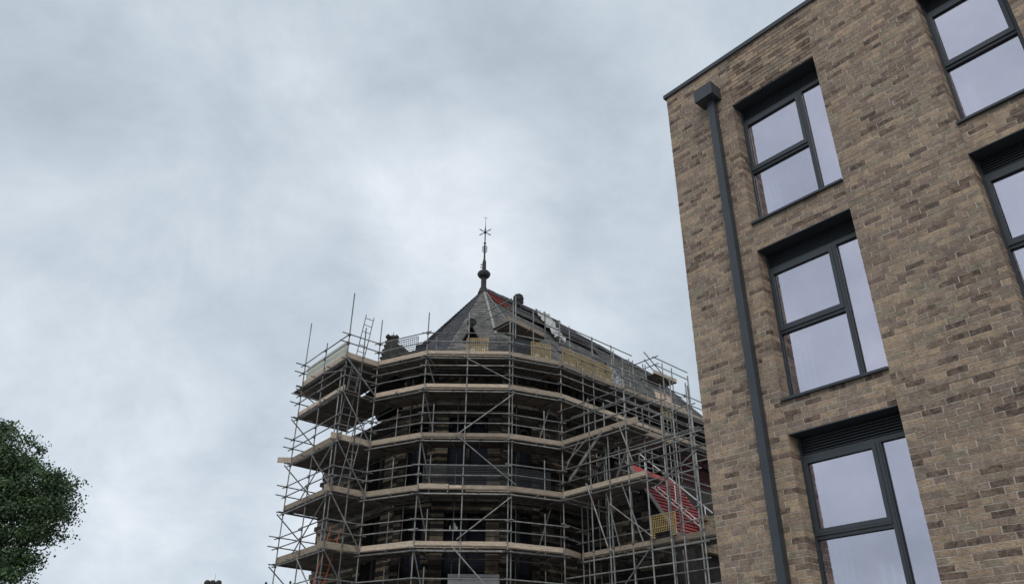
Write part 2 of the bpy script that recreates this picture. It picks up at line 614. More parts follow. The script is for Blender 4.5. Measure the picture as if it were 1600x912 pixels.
all_bricks = []          # (mb, u0, u1, n, z, full)
rest = MB()
nrows = int(ZT / COURSE)
for k in range(nrows):
    z1 = ZT - k * COURSE - GAP / 2
    z0 = z1 - COURSE + GAP
    if z0 < 0.02:
        break
    ph = (0.5 if k % 2 else 0.0) + 0.25 * ((k // 2) % 3 == 2) + random.uniform(-.06, .06)
    for (a, b, rec, rev) in cuts(z0, z1):
        u = a
        first = BL * (1 - (ph % 1.0))
        pts = [a]
        p = a + first
        while p < b - 0.06:
            if p - a > 0.055:
                pts.append(p + random.uniform(-.004, .004))
            p += BL
        pts.append(b)
        for i in range(len(pts) - 1):
            g0 = GAP / 2 if i > 0 else (0.0 if a == U0 or not rec else 0.004)
            g1 = GAP / 2 if i < len(pts) - 2 else (0.0 if not rec else 0.004)
            last_rev = rev and i == len(pts) - 2
            full = abs((pts[i + 1] - pts[i]) - BL) < 0.02 and not last_rev and rec == 0.0
            tn = tone_pick()
            if last_rev:
                d1 = 0.205 if k % 2 else 0.098
                rest.merge(brick_mb(pts[i] + g0, pts[i + 1] - g1 + .004, 0, d1, z0, z1, tn))
                if d1 < 0.15:
                    rest.merge(brick_mb(pts[i + 1] - .1, pts[i + 1] + .004, d1 + GAP, 0.225, z0, z1, tone_pick()))
                continue
            dd = 0.09 if not (i == 0 and a == U0) else (0.10 if k % 2 else 0.215)
            uu0 = pts[i] + g0
            m = (uu0, pts[i + 1] - g1, rec, dd, z0, z1, tn)
            if full and i > 0:
                all_bricks.append(m)
            else:
                rest.merge(brick_mb(uu0, m[1], rec, rec + dd, z0, z1, tn))
    # flank bricks round the corner
    n = 0.105 if k % 2 else 0.22
    while n < 7:
        q0, q1 = n + GAP, n + BL
        rest.hexa([fp(U0, q0, z0), fp(U0 + .05, q0, z0), fp(U0 + .05, q1, z0), fp(U0, q1, z0),
                   fp(U0, q0, z1), fp(U0 + .05, q0, z1), fp(U0 + .05, q1, z1), fp(U0, q1, z1)], tone_pick(), skip=(3,))
        n += BL


def in_view(m):
    x, y = proj(fp((m[0] + m[1]) / 2, 0, (m[4] + m[5]) / 2))
    return 5 < x < 1595 and 5 < y < 907


seen = [m for m in all_bricks if in_view(m)]
seen.sort(key=lambda m: (fp((m[0] + m[1]) / 2, 0, m[4]) - Vector((0, 0, CAMZ))).length)
single = seen[:300]
ids = set(id(m) for m in single)
for m in all_bricks:
    if id(m) not in ids:
        rest.merge(brick_mb(m[0], m[1], m[2], m[2] + m[3], m[4], m[5], m[6]))
rest.build('bricks', M_brick, bldg, kind='stuff')
# shared meshes for the nearest bricks, modelled about their centre in facade axes
ROTF = Matrix((UX, NX, Vector((0, 0, 1)))).transposed()
variants = []
for v in range(10):
    m = MB()
    hl, hh = (BL - GAP) / 2, (COURSE - GAP) / 2
    j = lambda s=0.0026: random.uniform(-s, s)
    # front face cut into a 4-point slightly chipped outline
    xs = [-hl, -hl * .35, hl * .3, hl]
    fr = [(x + j(), j(.0012), -hh + j()) for x in xs] + [(x + j(), j(.0012), hh + j()) for x in reversed(xs)]
    bk = [(x, 0.09, -hh) for x in xs] + [(x, 0.09, hh) for x in reversed(xs)]
    b = len(m.v)
    m.v += fr + bk
    m.f.append((0, 1, 6, 7)); m.f.append((1, 2, 5, 6)); m.f.append((2, 3, 4, 5))
    for i in range(8):
        jn = (i + 1) % 8
        m.f.append((i + 8, jn + 8, jn, i))
    m.t += [0.5] * len(m.f)
    variants.append(m.mesh('brick', M_brick1))
bl = Vector(base_loc)
for i, m in enumerate(single):
    o = bpy.data.objects.new('brick', variants[i % 10])
    COL.objects.link(o)
    o.parent = bldg
    mw = ROTF.to_4x4()
    mw.translation = fp((m[0] + m[1]) / 2, random.uniform(-.0012, .001), (m[4] + m[5]) / 2) - bl
    o.matrix_local = mw

# coping
cp = MB()
fbox(cp, U0 - .035, U1 + .03, -.035, .36, ZT + .003, ZT + .028)
fbox(cp, U0 - .036, U1 + .03, -.036, -.022, ZT - .045, ZT + .024)
fbox(cp, U0 - .036, U0 - .022, -.0215, 8.9, ZT - .045, ZT + .024)
fbox(cp, U0 - .0355, U0 + .33, .3605, 8.9, ZT + .003, ZT + .026)
cp.build('coping', M_anth, bldg)


def window(c0, c1, zh, wide):
    """one window: opening c0..c1, head zh; wide ones have a narrow fixed light on the right"""
    z0 = zh - OH
    G = 0.215                                   # frame face behind the brick face
    root = MB()
    # louvre zone backing + metal soffit and right jamb lining form the frame body
    lz = zh - 0.235                             # bottom of the louvre zone
    fbox(root, c0 + .004, c1 - .004, 0.012, 0.33, zh - .012, zh - .001)              # soffit
    fbox(root, c0 + .001, c0 + .034, G, G + .07, z0 + .035, zh - .013)               # left stile
    fbox(root, c1 - .065, c1 - .001, G, G + .07, z0 + .035, zh - .013)               # right stile
    fbox(root, c0 + .035, c1 - .066, G, G + .07, lz - .055, lz)                       # head rail
    fbox(root, c0 + .035, c1 - .066, G, G + .07, z0 + .035, z0 + .115)                # bottom rail
    fbox(root, c0 + .035, c1 - .066, G + .055, G + .07, lz + .001, zh - .013)         # louvre backing
    fr = root.build('window', M_anth, bldg)
    # louvre blades
    nb = 6
    for k in range(nb):
        za = lz + .012 + k * (0.20 / nb)
        b = MB()
        u0, u1 = c0 + .037, c1 - .068
        b.hexa([fp(u0, G + .006, za), fp(u1, G + .006, za), fp(u1, G + .054, za + .016), fp(u0, G + .054, za + .016),
                fp(u0, G + .006, za + .012), fp(u1, G + .006, za + .012), fp(u1, G + .054, za + .028),
                fp(u0, G + .054, za + .028)])
        b.build('louvre_slat', M_anth2, fr)
    # panes
    um = c1 - 0.428 if wide else c1 - .066      # right end of the left light
    zt = z0 + 1.01                             # transom centre
    m = MB()
    if wide:
        fbox(m, um, um + .063, G - .004, G + .066, z0 + .117, lz - .057)
        fbox(m, um + .026, um + .044, G - .014, G - .0045, z0 + .117, lz - .057)
        m.build('mullion', M_anth, fr)
    m = MB()
    fbox(m, c0 + .036, um - .001, G - .003, G + .067, zt - .035, zt + .03)
    fbox(m, c0 + .036, um - .001, G - .022, G - .0035, zt + .005, zt + .027)
    m.build('transom', M_anth, fr)
    # opening sash frame in the upper light
    a, b_ = c0 + .036, um - .001
    s0, s1 = zt + .032, lz - .058
    m = MB()
    w = .046
    fbox(m, a, a + w, G - .014, G + .05, s0, s1)
    fbox(m, b_ - w, b_, G - .014, G + .05, s0, s1)
    fbox(m, a + w + .0005, b_ - w - .0005, G - .014, G + .05, s0, s0 + w)
    fbox(m, a + w + .0005, b_ - w - .0005, G - .014, G + .05, s1 - w, s1)
    m.build('sash', M_anth, fr)
    # black gaskets round each pane + the panes
    lights = [(a + w, b_ - w, s0 + w, s1 - w, .018), (c0 + .034, um, z0 + .115, zt - .035, .03)]
    if wide:
        lights.append((um + .063, c1 - .065, z0 + .115, lz - .055, .03))
    gk = MB()
    for (p0, p1, q0, q1, dn) in lights:
        t_ = .009
        for (x0, x1, y0, y1) in ((p0 + .0006, p0 + t_, q0 + .0006, q1 - .0006), (p1 - t_, p1 - .0006, q0 + .0006, q1 - .0006),
                                 (p0 + t_ + .0006, p1 - t_ - .0006, q0 + .0006, q0 + t_),
                                 (p0 + t_ + .0006, p1 - t_ - .0006, q1 - t_, q1 - .0006)):
            fbox(gk, x0, x1, G + dn - .008, G + dn + .01, y0, y1)
        gp = MB()
        # every pane sits a hair out of true, so no two mirror quite the same piece of sky
        k0_, k1_, k2_ = (random.uniform(-.003, .003) for _ in range(3))
        c_ = [(p0 + .003, q0 + .003, k0_), (p1 - .003, q0 + .003, k1_), (p1 - .003, q1 - .003, k2_ + k1_ - k0_), (p0 + .003, q1 - .003, k2_)]
        na, nb2 = G + dn + .003, G + dn + .008
        gp.hexa([fp(c_[0][0], na + c_[0][2], c_[0][1]), fp(c_[1][0], na + c_[1][2], c_[1][1]),
                 fp(c_[1][0], nb2 + c_[1][2], c_[1][1]), fp(c_[0][0], nb2 + c_[0][2], c_[0][1]),
                 fp(c_[3][0], na + c_[3][2], c_[3][1]), fp(c_[2][0], na + c_[2][2], c_[2][1]),
                 fp(c_[2][0], nb2 + c_[2][2], c_[2][1]), fp(c_[3][0], nb2 + c_[3][2], c_[3][1])])
        gp.build('pane', M_glass, fr)
    gk.build('gasket', M_gasket, fr)
    # projecting sill
    s = MB()
    s.hexa([fp(c0 + .001, -.035, z0 - .012), fp(c1 - .001, -.035, z0 - .012), fp(c1 - .001, .285, z0 + .0), fp(c0 + .001, .285, z0 + .0),
            fp(c0 + .001, -.035, z0 + .018), fp(c1 - .001, -.035, z0 + .018), fp(c1 - .001, .285, z0 + .033), fp(c0 + .001, .285, z0 + .033)])
    s.build('sill', M_anth, fr)
    # room lining behind: plaster reveals, then a painted room
    r = MB()
    x0, x1, y0, y1 = c0 - .02, c1 + .02, z0 - .01, zh + .01
    fbox(r, x0 - .02, x0, .345, .66, y0, y1)
    fbox(r, x1, x1 + .02, .345, .66, y0, y1)
    fbox(r, x0 + .0005, x1 - .0005, .345, .66, y0 - .02, y0)
    fbox(r, x0 + .0005, x1 - .0005, .345, .66, y1, y1 + .02)
    r.build('plaster_reveal', M_plaster, fr)
    r = MB()
    e0, e1 = x0 - .5, x1 + .5
    fbox(r, e0, e1, 3.0, 3.05, y0 - .3, y1 + .12)
    fbox(r, e0 - .05, e0 - .001, .67, 3.0, y0 - .3, y1 + .12)
    fbox(r, e1 + .001, e1 + .05, .67, 3.0, y0 - .3, y1 + .12)
    fbox(r, e0, e1, .67, 2.999, y1 + .121, y1 + .14)
    fbox(r, e0, e1, .67, 2.999, y0 - .33, y0 - .301)
    r.build('room_lining', M_room, fr)
    # a strip of net curtain at the left edge
    c = MB()
    nfold = 7
    cw = 0.26 if wide else 0.16
    pts = [(c0 + .05 + cw * i / nfold, .385 + (.022 if i % 2 else 0)) for i in range(nfold + 1)]
    ztop = z0 + .95
    for (ua, na), (ub, nb_) in zip(pts, pts[1:]):
        c.quad(fp(ua, na, z0 + .03), fp(ub, nb_, z0 + .03), fp(ub, nb_, ztop), fp(ua, na, ztop))
        c.quad(fp(ua, na + .003, z0 + .03), fp(ua, na + .003, ztop), fp(ub, nb_ + .003, ztop), fp(ub, nb_ + .003, z0 + .03))
    c.build('curtain', M_curtain, fr)
    if wide and zh < 5:
        c = MB()
        for uo in (.60, .72):
            c.box(fp(c0 + uo, .40, z0 + .03), UX * .045, NX * .02, Z0 * .62)
        c.box(fp(c0 + .80, .42, z0 + .03), UX * .16, NX * .02, Z0 * .50)
        c.build('blind_slat', M_curtain, fr)
    return fr


for c0, c1 in (colA, colB, colC):
    for h in heads[:3]:
        window(c0, c1, h, c0 == colA[0])

# horizontal movement joint between the window columns
for (ua, ub, kk) in ((-3.362, -1.938, 50), (-3.362, -1.938, 87)):
    zj = ZT - kk * COURSE
    mj = MB()
    fbox(mj, ua, ub, -.0008, .05, zj - .0056, zj + .0056)
    mj.build('movement_joint', M_joint, bldg)

# hopper and square downpipe
dp = MB()
fbox(dp, -5.075, -4.965, -.125, -.02, 0.05, 10.25)
dpo = dp.build('downpipe', M_anth, bldg)
hp = MB()
fbox(hp, -5.212, -4.885, -.250, -.002, 10.252, 10.475)
hp.build('hopper', M_anth, dpo)
hp = MB()
fbox(hp, -5.2125, -4.8845, -.2505, -.0015, 10.4755, 10.487)
hp.build('hopper_rim', M_anth, dpo)
for z in (9.3, 7.3, 5.3, 3.3, 1.3):
    b = MB()
    fbox(b, -5.064, -4.976, -.0195, -.001, z, z + .05)
    b.build('bracket', M_anth, dpo)

# ------------------------------------------------------------------ church frame
AX = Vector((math.sin(R(48)), math.cos(R(48)), 0))          # nave axis, away from the camera
SX = Vector((AX.y, -AX.x, 0))                               # to the side seen from the camera
OC = Vector((-1.44, 34.5, 0))                               # foot of the apse apex


def cp3(a, s, z):
    return OC + AX * a + SX * s + Vector((0, 0, z))


Z0 = Vector((0, 0, 1))
church = thing('stone_church', 'soot blackened stone church with steep slate apse roof, standing inside the scaffolding', 'church',
               tuple(OC))
APEX = 20.98
EAVES = 14.72
# plan of the apse scaffold (measured) and of the wall behind it
L0, T, A, B, C, D = [Vector((x, y, 0)) for x, y in
                     ((-9.05, 31.75), (-6.55, 28.6), (-5.45, 29.5), (-3.36, 28.4), (-.06, 28.4), (2.0, 29.27))]
NEND = cp3(13.0, 6.2, 0)


def offset_poly(pts, d):
    """inward offset (to the left of travel left->right means away from camera)"""
    res = []
    segs = []
    for p, q in zip(pts, pts[1:]):
        t = (q - p).normalized()
        n = Vector((-t.y, t.x, 0))
        segs.append((p + n * d, q + n * d, t))
    res.append(segs[0][0])
    for (p0, q0, t0), (p1, q1, t1) in zip(segs, segs[1:]):
        den = t0.x * t1.y - t0.y * t1.x
        if abs(den) < 1e-6:
            res.append(q0)
        else:
            w = p1 - p0
            k = (w.x * t1.y - w.y * t1.x) / den
            res.append(p0 + t0 * k)
    res.append(segs[-1][1])
    return res


# wall line: end face, three apse faces, nave side
A_end = cp3(-6.0, 1.0, 0)
wl_outer = [cp3(-6.15, -5.4, 0), A, B, C, D, NEND]
WALL = offset_poly(wl_outer, 1.55)
WALL[0] = cp3(-4.6, -5.4, 0)


def wall_face(p, q, z0, z1, mb_list, wins, seedtone=0.0, th=0.5):
    """coursed blocks between plan points p, q; wins = (t0, t1, zb, zt) openings in metres along p->q"""
    t = (q - p)
    ln = t.length
    t.normalize()
    n = Vector((-t.y, t.x, 0))                       # inwards
    z = z0
    row = 0
    while z < z1 - 0.05:
        h = random.choice((0.12, 0.14, 0.15, 0.18))
        h = min(h, z1 - z)
        iv = [(0.0, ln)]
        for (a, b, zb, zt) in wins:
            if zb < z + h / 2 < zt:
                nv = []
                for (x0, x1) in iv:
                    if a > x0 and b < x1:
                        nv += [(x0, a), (b, x1)]
                    else:
                        nv.append((x0, x1))
                iv = nv
        for (x0, x1) in iv:
            x = x0
            while x < x1 - 0.02:
                w = min(random.uniform(0.32, 0.85), x1 - x)
                if x1 - x - w < 0.16:
                    w = x1 - x
                pr = random.uniform(0.0, 0.03) + (0.02 if random.random() < .15 else 0)
                j = 0.008
                m = MB()
                tn = min(1, max(0, random.gauss(0.44, 0.13) + seedtone + (0.17 if row % 2 else -0.1)))
                o = p + t * (x + j) - n * pr + Z0 * (z + j)
                m.box(o, t * (w - 2 * j), n * 0.14, Z0 * (h - 2 * j), tn)
                mb_list.append(m)
                x += w
        z += h
        row += 1
    # core wall behind the blocks
    core = MB()
    us = [0.0]
    wins_s = sorted(wins)
    cuts_ = sorted(set([0.0, ln] + [w[0] for w in wins] + [w[1] for w in wins]))
    for a, b in zip(cuts_, cuts_[1:]):
        zz = [(z0, z1)]
        for w in wins:
            if w[0] <= a + 1e-6 and w[1] >= b - 1e-6:
                zz2 = []
                for (l, h_) in zz:
                    if w[2] > l and w[3] < h_:
                        zz2 += [(l, w[2]), (w[3], h_)]
                    else:
                        zz2.append((l, h_))
                zz = zz2
        for (l, h_) in zz:
            core.box(p + t * a + n * .02 + Z0 * l, t * (b - a), n * th, Z0 * (h_ - l), 0.15)
    return core


def lancet(p, q, t0, t1, zb, zt, parent):
    """recessed window with stone mullion, round headed tracery and dark leaded glazing"""
    t = (q - p).normalized()
    n = Vector((-t.y, t.x, 0))
    gz = MB()
    gz.box(p + t * (t0 - .02) + n * .36 + Z0 * (zb - .02), t * (t1 - t0 + .04), n * .03, Z0 * (zt - zb + .04))
    root = gz.build('church_window', M_glassdark, parent)
    w = t1 - t0
    m = MB()
    m.box(p + t * (t0 + w / 2 - .07) + n * .16 + Z0 * zb, t * .14, n * .16, Z0 * (zt - zb - .001), .35)
    m.build('stone_mullion', M_stone, root)
    for s_ in (0, 1):                              # round heads
        c0 = t0 + w * (0.25 + 0.5 * s_)
        r = w * .25 - .05
        m = MB()
        zc = zt - r - .12
        for k in range(9):
            a0, a1 = math.pi * k / 9, math.pi * (k + 1) / 9
            for (ra) in (r,):
                e0 = p + t * (c0 - ra * math.cos(a0)) + n * .18 + Z0 * (zc + ra * math.sin(a0))
                e1 = p + t * (c0 - ra * math.cos(a1)) + n * .18 + Z0 * (zc + ra * math.sin(a1))
                m.tube(e0, e1, .055, 6, tone=.35)
        m.build('tracery', M_stone, root)
    bars = MB()
    z = zb + .3
    while z < zt - .2:
        bars.tube(p + t * t0 + n * .35 + Z0 * z, p + t * t1 + n * .35 + Z0 * z, .012, 5)
        z += .35
    bars.build('saddle_bars', M_iron, root)
    s = MB()
    s.box(p + t * (t0 - .1) - n * .09 + Z0 * (zb - .2), t * (w + .2), n * .3, Z0 * .17, .45)
    s.build('window_sill', M_stone, root)


blocks = []
faces = list(zip(WALL, WALL[1:]))
wall_core = MB()
for i, (p, q) in enumerate(faces):
    ln = (q - p).length
    wins = []
    if i in (1, 2, 3):
        c = ln / 2
        hw = .78 if i == 2 else .5
        wins = [(c - hw, c + hw, 6.4, 8.85), (c - hw, c + hw, 9.6, 12.35)]
        if i == 2:
            wins = [(c - hw, c + hw, 5.0, 8.75), (c - hw, c + hw, 9.7, 12.6)]
    elif i == 0:
        wins = [(ln - 2.2, ln - 1.0, 6.0, 9.0), (ln - 2.2, ln - 1.0, 9.8, 12.2)]
    elif i == 4:
        wins = [(3.2 + k * 3.2, 4.6 + k * 3.2, 9.5, 12.6) for k in range(3)]
    top = 13.0 if i == 0 else EAVES
    z0 = 4.0
    lst = []
    wall_core.merge(wall_face(p, q, z0, top, lst, wins))
    # the plain lower storeys, below what the photo shows
    t = (q - p).normalized()
    n = Vector((-t.y, t.x, 0))
    wall_core.box(p + n * .02, t * ln, n * .5, Z0 * z0, .3)
    blocks += lst
    for w in wins:
        lancet(p, q, *w, church)
# left corner return and back walls so the body is closed
bc = [cp3(-4.62, -5.4, 0), cp3(4.0, -5.4, 0), cp3(14, -4.7, 0)]
for p, q, top in ((cp3(-2.0, -5.4, 0), cp3(-4.6, -5.4, 0), 13.0), (cp3(14, -4.7, 0), cp3(-2.0, -4.7, 0), 13.0),
                  (cp3(14, 4.65, 0), cp3(14, -4.7, 0), EAVES)):
    t = (q - p).normalized()
    n = Vector((-t.y, t.x, 0))
    wall_core.box(p + n * .02, t * (q - p).length, n * .5, Z0 * top, .3)
wall_core.build('wall', M_stone, church)
# toothed quoins on the ragged left corner
for k in range(44):
    z = 4.2 + k * .2
    m = MB()
    ex = random.uniform(.02, .32) if k % 2 else random.uniform(0, .1)
    m.box(cp3(-4.62 - random.uniform(0, .05), -5.38, z), AX * .5, -SX * ex * 1.0 + AX * 0.0, Z0 * .18, random.uniform(.15, .6))
    blocks.append(m)
# weighting so that the front of the apse gets the single blocks
blocks.sort(key=lambda m: (Vector(m.centroid()) - Vector((-1.7, 26, 9.5))).length)
for m in blocks[:300]:
    m.build('stone_block', M_stone, church)
r = MB()
for m in blocks[300:]:
    r.merge(m)
r.build('stone_blocks', M_stone, church, kind='stuff')

# corbelled cornice under the eaves
co = MB()
for i, (p, q) in enumerate(faces[1:]):
    t = (q - p).normalized()
    n = Vector((-t.y, t.x, 0))
    ln = (q - p).length
    co.box(p - n * .16 - t * .05 + Z0 * (EAVES - .30), t * (ln + .1), n * .3, Z0 * (.26 + .004 * i), .3)
    x = .2
    while x < ln - .2:
        co.box(p + t * x - n * .13 + Z0 * (EAVES - .58), t * .2, n * .2, Z0 * .275, random.uniform(.15, .45))
        x += .42
    # projecting string courses
    for zc in (9.15, 12.85):
        co.box(p - n * .12 + Z0 * zc, t * ln, n * .2, Z0 * (.14 + .003 * i), .38)
co.build('cornice', M_stone, church)

# ---- roof
apex = OC + Z0 * APEX
EV = offset_poly(wl_outer, 1.55 - .28)             # eaves line
EV[0] = cp3(-5.0, -4.2, 0)


def eav(p):
    return Vector((p.x, p.y, EAVES))


def ridge(a):                                      # the old ridge sags away from the apex
    return APEX - 0.02 - max(0, a - 4.0) * 0.088


roof_base = MB()
# apse facets: left-back, end, AB, front, CD
ev_end0 = cp3(-4.7, -2.4, EAVES)
ev_back = cp3(-2.4, -4.9, EAVES)
ev_back2 = cp3(2.0, -4.9, EAVES)
fac = [(ev_back2, ev_back), (ev_back, ev_end0), (ev_end0, eav(EV[1])), (eav(EV[1]), eav(EV[2])), (eav(EV[2]), eav(EV[3])),
       (eav(EV[3]), eav(EV[4]))]
slates, slates_d = MB(), MB()


def slate_face(e0, e1, top0, top1, mb, gauge=.19, w=.27, skip=None, depth=.012):
    """rows of thin overlapping slates on the quad e0,e1 (eaves) .. top0,top1"""
    e0, e1, top0, top1 = Vector(e0), Vector(e1), Vector(top0), Vector(top1)
    nrm = (e1 - e0).cross(top0 - e0)
    if nrm.length < 1e-6:
        nrm = (e1 - e0).cross(top1 - e0)
    nrm.normalize()
    if nrm.z < 0:
        nrm = -nrm
    slope = ((top0 + top1) / 2 - (e0 + e1) / 2).length
    n = int(slope / gauge)
    for k in range(n):
        f0, f1 = k / n, min(1, (k + 1.35) / n)
        a0, b0 = e0.lerp(top0, f0), e1.lerp(top1, f0)
        a1, b1 = e0.lerp(top0, f1), e1.lerp(top1, f1)
        ln = (b0 - a0).length
        m = max(1, int(ln / w))
        sh = .5 if k % 2 else 0
        for i in range(m + (1 if sh else 0)):
            x0, x1 = max(0, (i - sh) / m), min(1, (i + 1 - sh) / m)
            if x1 - x0 < .1 / m:
                continue
            g_ = .004 / max(ln, .01)
            pa, pb = a0.lerp(b0, x0 + g_), a0.lerp(b0, x1 - g_)
            pc, pd = a1.lerp(b1, x1 - g_), a1.lerp(b1, x0 + g_)
            if skip and skip((pa + pc) / 2):
                continue
            l0 = depth * 2.2 + random.uniform(0, .008)
            l1 = .004
            t_ = random.random()
            mb.quad(pa + nrm * l0, pb + nrm * l0, pc + nrm * l1, pd + nrm * l1, t_)
            mb.quad(pa + nrm * (l0 - depth), pb + nrm * (l0 - depth), pb + nrm * l0, pa + nrm * l0, t_)


for i, (e0, e1) in enumerate(fac):
    roof_base.v += [tuple(e0), tuple(e1), tuple(apex)]
    nn = len(roof_base.v)
    roof_base.f.append((nn - 3, nn - 2, nn - 1))
    roof_base.t.append(.3)
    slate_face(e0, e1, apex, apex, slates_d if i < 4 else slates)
# nave slope in view: from EV[4] along the eaves to the far gable
e_far = cp3(14.0, 4.9, EAVES)
rA, rB = apex, cp3(14.0, 0, ridge(14.0))
e_back0, e_back1 = ev_back2, cp3(14.0, -4.9, EAVES)
k0 = eav(EV[4])


def skip_nave(p):
    v = p - OC
    a, s = v.dot(AX), v.dot(SX)
    if -0.3 < a < 1.3 and .1 < s < .85:            # red membrane patch
        return True
    if 1.0 < a < 7.4 and .35 < s < 1.05:            # stripped band under the ridge
        return True
    return False


slate_face(k0, e_far, rA, rB, slates, skip=skip_nave)
roof_base.quad(k0, e_far, rB, rA, .3)
roof_base.quad(e_back1, e_back0, rA, rB, .3)
roof_base.build('roof', M_felt, church)
slates.build('roof_slates', M_slate, church, kind='stuff')
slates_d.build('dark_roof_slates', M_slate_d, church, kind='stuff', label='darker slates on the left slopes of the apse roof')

nv = (e_far - k0).cross(rA - k0).normalized()
if nv.z < 0:
    nv = -nv


def on_nave(a, s, lift=0.0):
    """point on the nave roof slope"""
    # intersect the vertical through (a, s) with the slope plane
    p = cp3(a, s, 0)
    z = k0.z + (-(nv.x * (p.x - k0.x) + nv.y * (p.y - k0.y))) / nv.z
    return Vector((p.x, p.y, z)) + nv * lift


def strip(mb, p, q, w, nrm, th=.02, tone=.5):
    p, q = Vector(p), Vector(q)
    t = (q - p).normalized()
    sd_ = nrm.cross(t).normalized()
    o = p - sd_ * w / 2
    mb.box(o, t * (q - p).length, sd_ * w, nrm * th, tone)


# hips: lead rolls
hip = MB()
for e, wd in ((eav(EV[3]), .11), (k0, .05)):
    v = (apex - e)
    nrm = Vector((v.x, v.y, 0)).normalized() * -1
    nrm = (nrm * v.z + Z0 * Vector((v.x, v.y, 0)).length).normalized()
    f0 = .36 if wd > .1 else .5
    strip(hip, e.lerp(apex, f0) + nrm * .035, e.lerp(apex, .97) + nrm * .02, wd, nrm, .03)
hip.build('hip_flashing', M_lead, church)
# ridge tiles
rt_ = MB()
a = 0.3
while a < 13.9:
    z = ridge(a) + .05
    if not (4.35 < a < 4.75):
        p, q = cp3(a, 0, z), cp3(a + .44, 0, ridge(a + .44) + .05)
        t = (q - p)
        h = random.uniform(.08, .12)
        rt_.hexa([p - SX * .13 - Z0 * .16, q - SX * .13 - Z0 * .16, q + SX * .13 - Z0 * .16, p + SX * .13 - Z0 * .16,
                  p - SX * .03 + Z0 * h, q - SX * .03 + Z0 * h, q + SX * .03 + Z0 * h, p + SX * .03 + Z0 * h], random.random())
    a += .46
rt_.build('ridge_tiles', M_slate_d, church, kind='stuff')
# red membrane by the apex, with battens
rp = MB()
pts = [on_nave(-.10, .16, .05), on_nave(.22, .80, .05), on_nave(1.25, .78, .05), on_nave(.95, .16, .05)]
rp.quad(pts[0], pts[1], pts[2], pts[3])
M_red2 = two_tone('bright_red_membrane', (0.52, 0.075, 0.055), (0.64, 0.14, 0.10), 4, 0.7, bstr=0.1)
ro = rp.build('roof_membrane', M_red2, church, label='red roofing membrane with battens beside the apex')
for k in range(6):
    b = MB()
    f = (k + .5) / 6
    strip(b, pts[0].lerp(pts[1], f) + nv * .002, pts[3].lerp(pts[2], f) + nv * .002, .03, nv, .03)
    b.build('batten', M_batten, ro)
sb = MB()
sp = [on_nave(1.0, .98, .028), on_nave(7.4, 1.0, .028), on_nave(7.4, .36, .028), on_nave(1.0, .36, .028)]
sb.quad(*sp)
so = sb.build('stripped_roof_band', M_felt, church, label='black stripped band of roof under the ridge')
for k in range(2):
    b = MB()
    f = (k + .6) / 2.2
    strip(b, sp[0].lerp(sp[3], f), sp[1].lerp(sp[2], f), .05, nv, .04)
    b.build('batten', M_slate, so)
# gutter along the nave eaves
gt = MB()
gt.tube(cp3(-.6, 4.98, EAVES - .02), cp3(13.9, 4.98, EAVES - .02), .07, 8)
gt.build('gutter', M_lead, church)

# finial on the apex
f = OC + Z0 * 0
fin = MB()
fin.lathe((f.x, f.y, 0), [(.30, 20.72), (.20, 21.02), (.145, 21.12), (.135, 21.22), (.14, 21.62), (.30, 21.74), (.335, 21.84), (.335, 21.93),
                          (.25, 22.02), (.15, 22.08), (.105, 22.12), (.095, 22.60), (.05, 22.76), (.04, 23.2), (.03, 23.7), (.03, 24.3),
                          (.045, 24.34), (.045, 24.5), (.016, 24.8), (.008, 25.2), (.006, 25.46)], 8)
fo = fin.build('finial', M_iron, church)
st = MB()
c = Vector((f.x, f.y - .02, 24.42))
for an in (32, 148, 212, 328):
    d_ = Vector((math.cos(R(an)), 0, math.sin(R(an))))
    st.tube(c, c + d_ * .24, .026, 6, .018)
    st.tube(c + d_ * .22, c + d_ * .37, .034, 6, .012)
st.build('star', M_iron, fo)
kb = MB()
kb.ball((f.x, f.y, 23.74), .07)
kb.ball((f.x, f.y, 24.42), .07)
kb.build('knob', M_iron, fo)
cg = MB()
for k in range(6):
    an = R(60 * k + 15)
    d_ = Vector((math.cos(an), math.sin(an), 0))
    pr = [(.035, 23.15), (.13, 23.27), (.10, 23.39), (.14, 23.5), (.03, 23.58)]
    for (r0, z0), (r1, z1) in zip(pr, pr[1:]):
        cg.tube(Vector((f.x, f.y, z0)) + d_ * r0, Vector((f.x, f.y, z1)) + d_ * r1, .014, 5)
cg.build('scroll_cage', M_iron, fo)
tp = MB()
for an in (40, 140):
    d_ = Vector((math.cos(R(an)), 0, math.sin(R(an))))
    tp.tube(Vector((f.x, f.y, 25.28)), Vector((f.x, f.y, 25.28)) + d_ * .13, .009, 5)
tp.build('tip_prong', M_iron, fo)
for zz in (22.28, 22.45):
    b = MB()
    b.tube((f.x - .08, f.y, zz), (f.x - .19, f.y - .02, zz - .02), .03, 6)
    b.build('climbing_hook', M_iron, fo)


